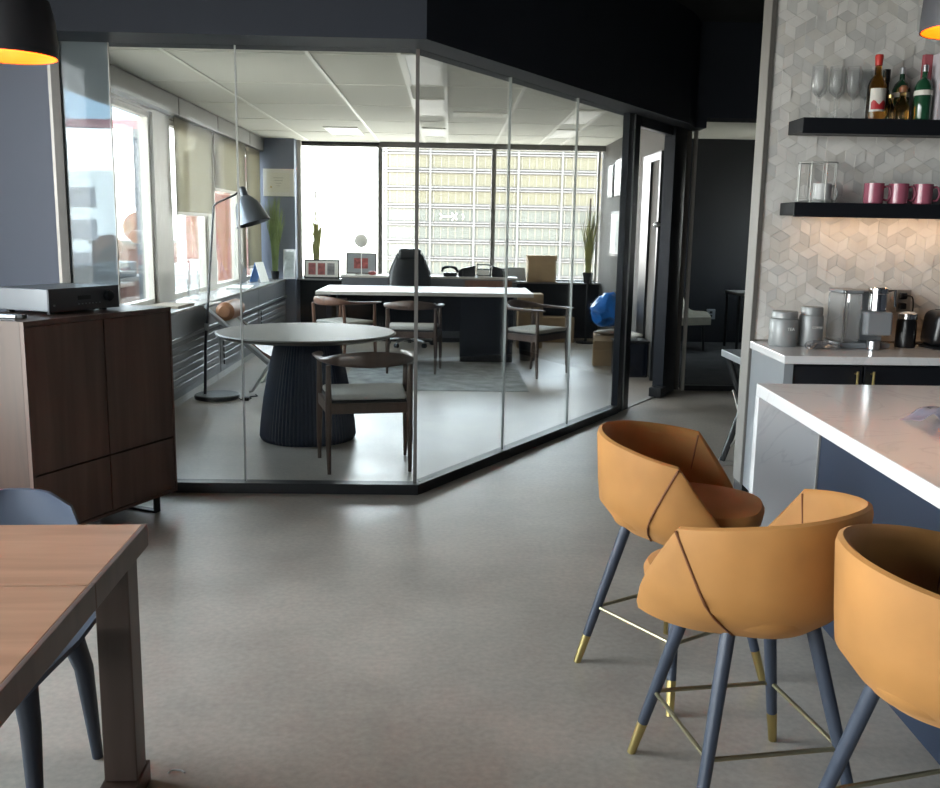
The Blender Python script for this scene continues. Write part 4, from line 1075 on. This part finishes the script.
bm = NB(); lathe(bm, [(.03, 0), (.034, .004), (.034, .045), (.031, .046)], 24, (.01, -.13, 0)); obj('drip_cup', bm, M['steel'], t, smooth=35)
t = thing('milk_frother', 'small black milk frother with a steel lid', 'frother', (2.44, 4.95, CZ))
obj('jug', lathe(NB(), [(.05, 0), (.052, .01), (.05, .14), (.047, .15)], 28), M['blackplastic'], t, smooth=35)
obj('lid', lathe(NB(), [(.047, .15), (.05, .152), (.05, .178), (.03, .19), (.004, .192)], 28), M['chrome'], t, smooth=35)
t = thing('wall_outlet', 'pale outlet plate with a black plug on the tiled wall', 'socket', (2.50, KY - .012, 1.09))
obj('plate', box(NB(), -.04, .04, -.006, .0, 0, .125, .004), M['silver'], t)
for z in (.04, .088): obj('outlet', box(NB(), -.018, .018, -.008, -.004, z - .015, z + .015, .004), M['white'], t)
t = thing('power_plug', 'black plug and cord in the wall outlet behind the frother', 'plug', (2.485, KY - .02, 1.09))
obj('plug_body', box(NB(), -.018, .018, -.035, -.001, .075, .11, .006), M['blackplastic'], t)
obj('plug_body', box(NB(), -.018, .018, -.035, -.001, .02, .055, .006), M['blackplastic'], t)
bm = NB(); tube(bm, [(0, -.035, .093), (.03, -.06, .09), (.045, -.05, .02), (.03, -.05, -.08), (.05, -.05, -.163), (.09, -.06, -.164)], .004, 6, 4); obj('cord', bm, M['blackplastic'], t)
t = thing('toaster', 'black rounded toaster at the right end of the worktop', 'toaster', (2.66, 4.93, CZ))
bm = NB(); box(bm, -.125, .15, -.09, .09, .012, .2, .04, 4)
for v in bm.verts:
    v.co.x = .012 + (v.co.x - .012) * (1 - .14 * v.co.z / .2)
obj('body', bm, M['blackplastic'], t, smooth=True)
obj('base', box(NB(), -.12, .145, -.085, .085, 0, .014, .004), M['black'], t)
bm = NB(); tube(bm, [(-.06, -.093, .02), (-.045, -.091, .19)], .004, 6); obj('side_trim', bm, M['chrome'], t)
for y in (-.035, .035): obj('slot', box(NB(), -.06, .1, y - .012, y + .012, .198, .2025), M['black'], t)
# ---- plastic bag on the island
bm = NB(); bmesh.ops.create_grid(bm, x_segments=24, y_segments=18, size=.5)
for v in bm.verts:
    x, y = v.co.x, v.co.y
    v.co = Vector((x * .42, y * .26, .03 + .022 * noise.noise(Vector((x * 5, y * 7, 1))) + .03 * max(0, 1 - 3 * abs(y)) - .028 * (abs(x) * 2) ** 3))
    v.co.z = max(.003, v.co.z)
bmesh.ops.solidify(bm, geom=bm.faces[:], thickness=.001)
single('clear_plastic_bag', bm, M['bagclear'], 'crumpled lilac-tinted clear plastic bag on the island top', 'plastic bag', (1.70, 2.93, .9205), smooth=60, rz=R(30))

# ---- pendants
def pendant(label, x, y, z):
    t = thing('pendant_lamp', label, 'pendant lamp', (x, y, z), 0, 'dark dome pendants with amber lining')
    r = .13
    prof = [(r, 0), (r * 1.0, .04), (r * .97, .10), (r * .88, .15), (r * .65, .20), (r * .3, .225), (.02, .23)]
    obj('outer_shade', lathe(NB(), prof, 40, cap=False), M['pendant'], t, smooth=True)
    pr = [(r - .004, .001), (r - .005, .04), (r * .93, .10), (r * .83, .145), (r * .6, .19), (r * .25, .212), (.01, .214)]
    obj('lining', lathe(NB(), pr, 40, cap=False), M['amber'], t, smooth=True)
    bm = NB(); ball(bm, (0, 0, .10), .03); obj('bulb', bm, M['bulb'], t, smooth=True)
    obj('socket', tube(NB(), [(0, 0, .13), (0, 0, .20)], .018, 12), M['black'], t)
    obj('cable', tube(NB(), [(0, 0, .23), (0, 0, HC - z - .02)], .004, 8), M['black'], t)
    obj('ceiling_rose', lathe(NB(), [(.05, HC - z - .025), (.05, HC - z)], 20), M['pendant'], t)
pendant('dark dome pendant with amber lining over the dining table', -1.228, 2.748, 1.949)
pendant('dark dome pendant with amber lining over the island', 1.433, 2.705, 2.065)

# ---- bar stools
def stool(label, loc, face, legrot, seed=0):
    """face: direction the sitter looks (radians from +x); legrot: angle of the square of legs"""
    t = thing('bar_stool', label, 'stool', (loc[0], loc[1], 0), face, 'mustard velvet counter stools at the island')
    BT, CT, ST = .845, .79, .535
    AC, AE = R(96), R(134)
    def top(a):
        a = abs(a)
        if a <= AC: return BT - (BT - CT) * (a / AC) ** 1.6
        return CT - (CT - ST) * (a - AC) / (AE - AC)
    def rad(a):   # plan: a little longer front to back than a circle
        return .277 + .048 * max(0, (abs(a) - R(60)) / R(74))
    def sr(a, z):   # radius of the outer skin at height z; the tuck towards the base fades out along the arms
        tb = .60 + .30 * min(1, max(0, (abs(a) - R(75)) / (AE - R(75)))); q = min(1, max(0, (z - .515) / .12))
        return rad(a) * (tb + (.96 - tb) * math.sin(q * PI / 2)) + .012 * max(0, (z - .63) / .2)
    angs = sorted(set([-AE + 2 * AE * k / 56 for k in range(57)] + [AC, -AC]))
    rs = []
    for a in angs:
        d = Vector((-math.cos(a), math.sin(a), 0)); r = rad(a); zt = top(a); zb = .515; th = .03
        pr = []
        for f in (0, .12, .3, .5, .75, .96): # outer, bottom to top
            z = zb + (zt - zb) * f; rr = sr(a, z)
            pr.append(d * rr + Vector((0, 0, z)))
        rt = pr[-1].to_2d().length
        pr.append(d * (rt - .004) + Vector((0, 0, zt + .004))); pr.append(d * (rt - th * .5) + Vector((0, 0, zt + .009))); pr.append(d * (rt - th + .002) + Vector((0, 0, zt)))
        for f in (.9, .6, .35, .12):
            z = zb + (zt - zb) * f; rr = sr(a, z) - th
            pr.append(d * max(.05, rr) + Vector((0, 0, max(z, zb + .03))))
        rs.append(pr)
    sh = obj('shell', rings(NB(), rs), M['velvet'], t, smooth=50)
    for s in (-1, 1):     # seam from each arm corner down and back, on the outside
        P = []
        for k in range(9):
            f = 1 - k / 8; a = s * (AC - R(26) * (1 - f)); zt = top(a); zb = .515; z = zb + (CT - zb) * f
            rr = sr(a, z)
            P.append(Vector((-math.cos(a) * (rr + .001), math.sin(a) * (rr + .001), z)))
        obj('seam', tube(NB(), P, .0035, 6), M['seam'], sh)
        a = s * AC; P = []
        for k in range(6):
            z = CT - .002 - k * .03; rr = rad(a) * .96 + .012 * max(0, (z - .63) / .2) - .0305
            P.append(Vector((-math.cos(a - s * .015 * k) * rr, math.sin(a - s * .015 * k) * rr, z)))
        obj('seam', tube(NB(), P, .003, 6), M['seam'], sh)
    # seat cushion: rounded, reaches past the arms at the front
    pts = []
    for k in range(40):
        a = 2 * PI * k / 40; c, s = math.cos(a), math.sin(a)
        ex = .285 if c > 0 else .225; pts.append((ex * abs(c) ** .7 * (1 if c > 0 else -1), .218 * abs(s) ** .7 * (1 if s > 0 else -1)))
    rs = []
    for f, z in ((.50, .522), (.70, .528), (.90, .55), (.97, .58), (.985, .605), (.95, .625), (.82, .635), (.45, .64), (.05, .64)):
        rs.append([(p[0] * f, p[1] * f, z) for p in pts])
    obj('seat', rings(NB(), rs), M['velvet'], t, smooth=True)
    obj('seat_plate', lathe(NB(), [(.10, .495), (.11, .51)], 24), M['stoolleg'], t)
    fr = .316
    corners = []
    for k in range(4):
        a = legrot - face + k * PI / 2; c, s = math.cos(a), math.sin(a)
        top_ = Vector((.16 * c, .16 * s, .53)); bot = Vector((fr * c, fr * s, 0)); j = bot.lerp(top_, .20); 
        l = obj('leg', tube(NB(), [j, bot.lerp(top_, .6), top_], [.0155, .018, .0195], 14), M['stoolleg'], t, smooth=True)
        obj('ferrule', tube(NB(), [bot + Vector((0, 0, 0)), j], [.0125, .0158], 14), M['brass'], l, smooth=30)
        corners.append(bot.lerp(top_, .40))
    bm = NB()
    for k in range(4): tube(bm, [corners[k], corners[(k + 1) % 4]], .0065, 8)
    obj('footrest', bm, M['bronze'], t)
    return t
stool('mustard stool farthest from us, beside the island corner', (.778, 3.04), R(-21), R(168))
stool('middle mustard stool with its back to the island', (.806, 2.336), R(129), R(144))
stool('mustard stool cut off at the right edge, nearest to us', (1.12, 1.875), R(-12), R(150))

# ================================================================== LIGHT
w = bpy.data.worlds.new('daylight'); SC.world = w; w.use_nodes = True
nt = w.node_tree; bg = nt.nodes['Background']
tc = nt.nodes.new('ShaderNodeTexCoord'); sp = nt.nodes.new('ShaderNodeSeparateXYZ'); rp = nt.nodes.new('ShaderNodeValToRGB')
nt.links.new(tc.outputs['Generated'], sp.inputs[0]); nt.links.new(sp.outputs['Z'], rp.inputs['Fac'])
mr = nt.nodes.new('ShaderNodeMapRange'); mr.inputs[1].default_value = -1; mr.inputs[2].default_value = 1
nt.links.new(sp.outputs['Z'], mr.inputs[0]); nt.links.new(mr.outputs[0], rp.inputs['Fac'])
e = rp.color_ramp.elements; e[0].position = .485; e[0].color = (.6, .58, .54, 1); e[1].position = .5; e[1].color = (1, .98, .95, 1)
x = e.new(.75); x.color = (.72, .86, 1, 1)
nt.links.new(rp.outputs[0], bg.inputs['Color']); bg.inputs['Strength'].default_value = 6.0
def portal(name, loc, rot, sx, sy):
    l = bpy.data.lights.new(name, 'AREA'); l.shape = 'RECTANGLE'; l.size = sx; l.size_y = sy; l.cycles.is_portal = True
    o = bpy.data.objects.new(name, l); COL.objects.link(o); o.location = loc; o.rotation_euler = rot
for a, b in WY: portal('window_portal', (-3.46, (a + b) / 2, 1.65), Vector((1, 0, 0)).to_track_quat('-Z', 'Z').to_euler(), b - a, 2.6)
for a, b in ((6.3, 8.52), (9.02, 10.36), (10.66, 11.92), (12.22, 13.0)): portal('window_portal', (LX - .13, (a + b) / 2, 1.63), Vector((1, 0, 0)).to_track_quat('-Z', 'Z').to_euler(), b - a, 1.66)
portal('window_portal', (5.16, 12.25, 1.6), Vector((-1, 0, 0)).to_track_quat('-Z', 'Z').to_euler(), .9, 1.4)  # portal of the added meeting room window
portal('window_portal', (0, 13.52, 1.67), Vector((0, -1, 0)).to_track_quat('-Z', 'Z').to_euler(), 4.2, 1.77)

# ================================================================== CAMERA
cam = bpy.data.cameras.new('camera'); co = bpy.data.objects.new('camera', cam); COL.objects.link(co); SC.camera = co
cam.sensor_fit = 'HORIZONTAL'; cam.sensor_width = 36; cam.lens = 36 * 940 / 940; cam.clip_end = 1000; cam.clip_start = .05
X = Vector((0.99963862, -0.02094371, 0.01685191)); Y = Vector((-0.01298935, 0.17251695, 0.9849209)); Z = Vector((-0.02353513, -0.98478387, 0.17218256))
mt = Matrix((( 0.99963862, -0.01298935, -0.02353513, 0), (-0.02094371, 0.17251695, -0.98478387, 0), (0.01685191, 0.9849209, 0.17218256, 1.5), (0, 0, 0, 1)))
co.matrix_world = mt

SC.view_settings.view_transform = 'Standard'; SC.view_settings.look = 'None'; SC.view_settings.gamma = 1
SC.view_settings.use_curve_mapping = False
SC.view_settings.exposure = 1.75
SC.cycles.use_denoising = True
SC.cycles.transparent_max_bounces = 32; SC.cycles.max_bounces = 14; SC.cycles.diffuse_bounces = 6; SC.cycles.glossy_bounces = 5
SC.cycles.sample_clamp_indirect = 6
SC.cycles.caustics_reflective = False; SC.cycles.caustics_refractive = False
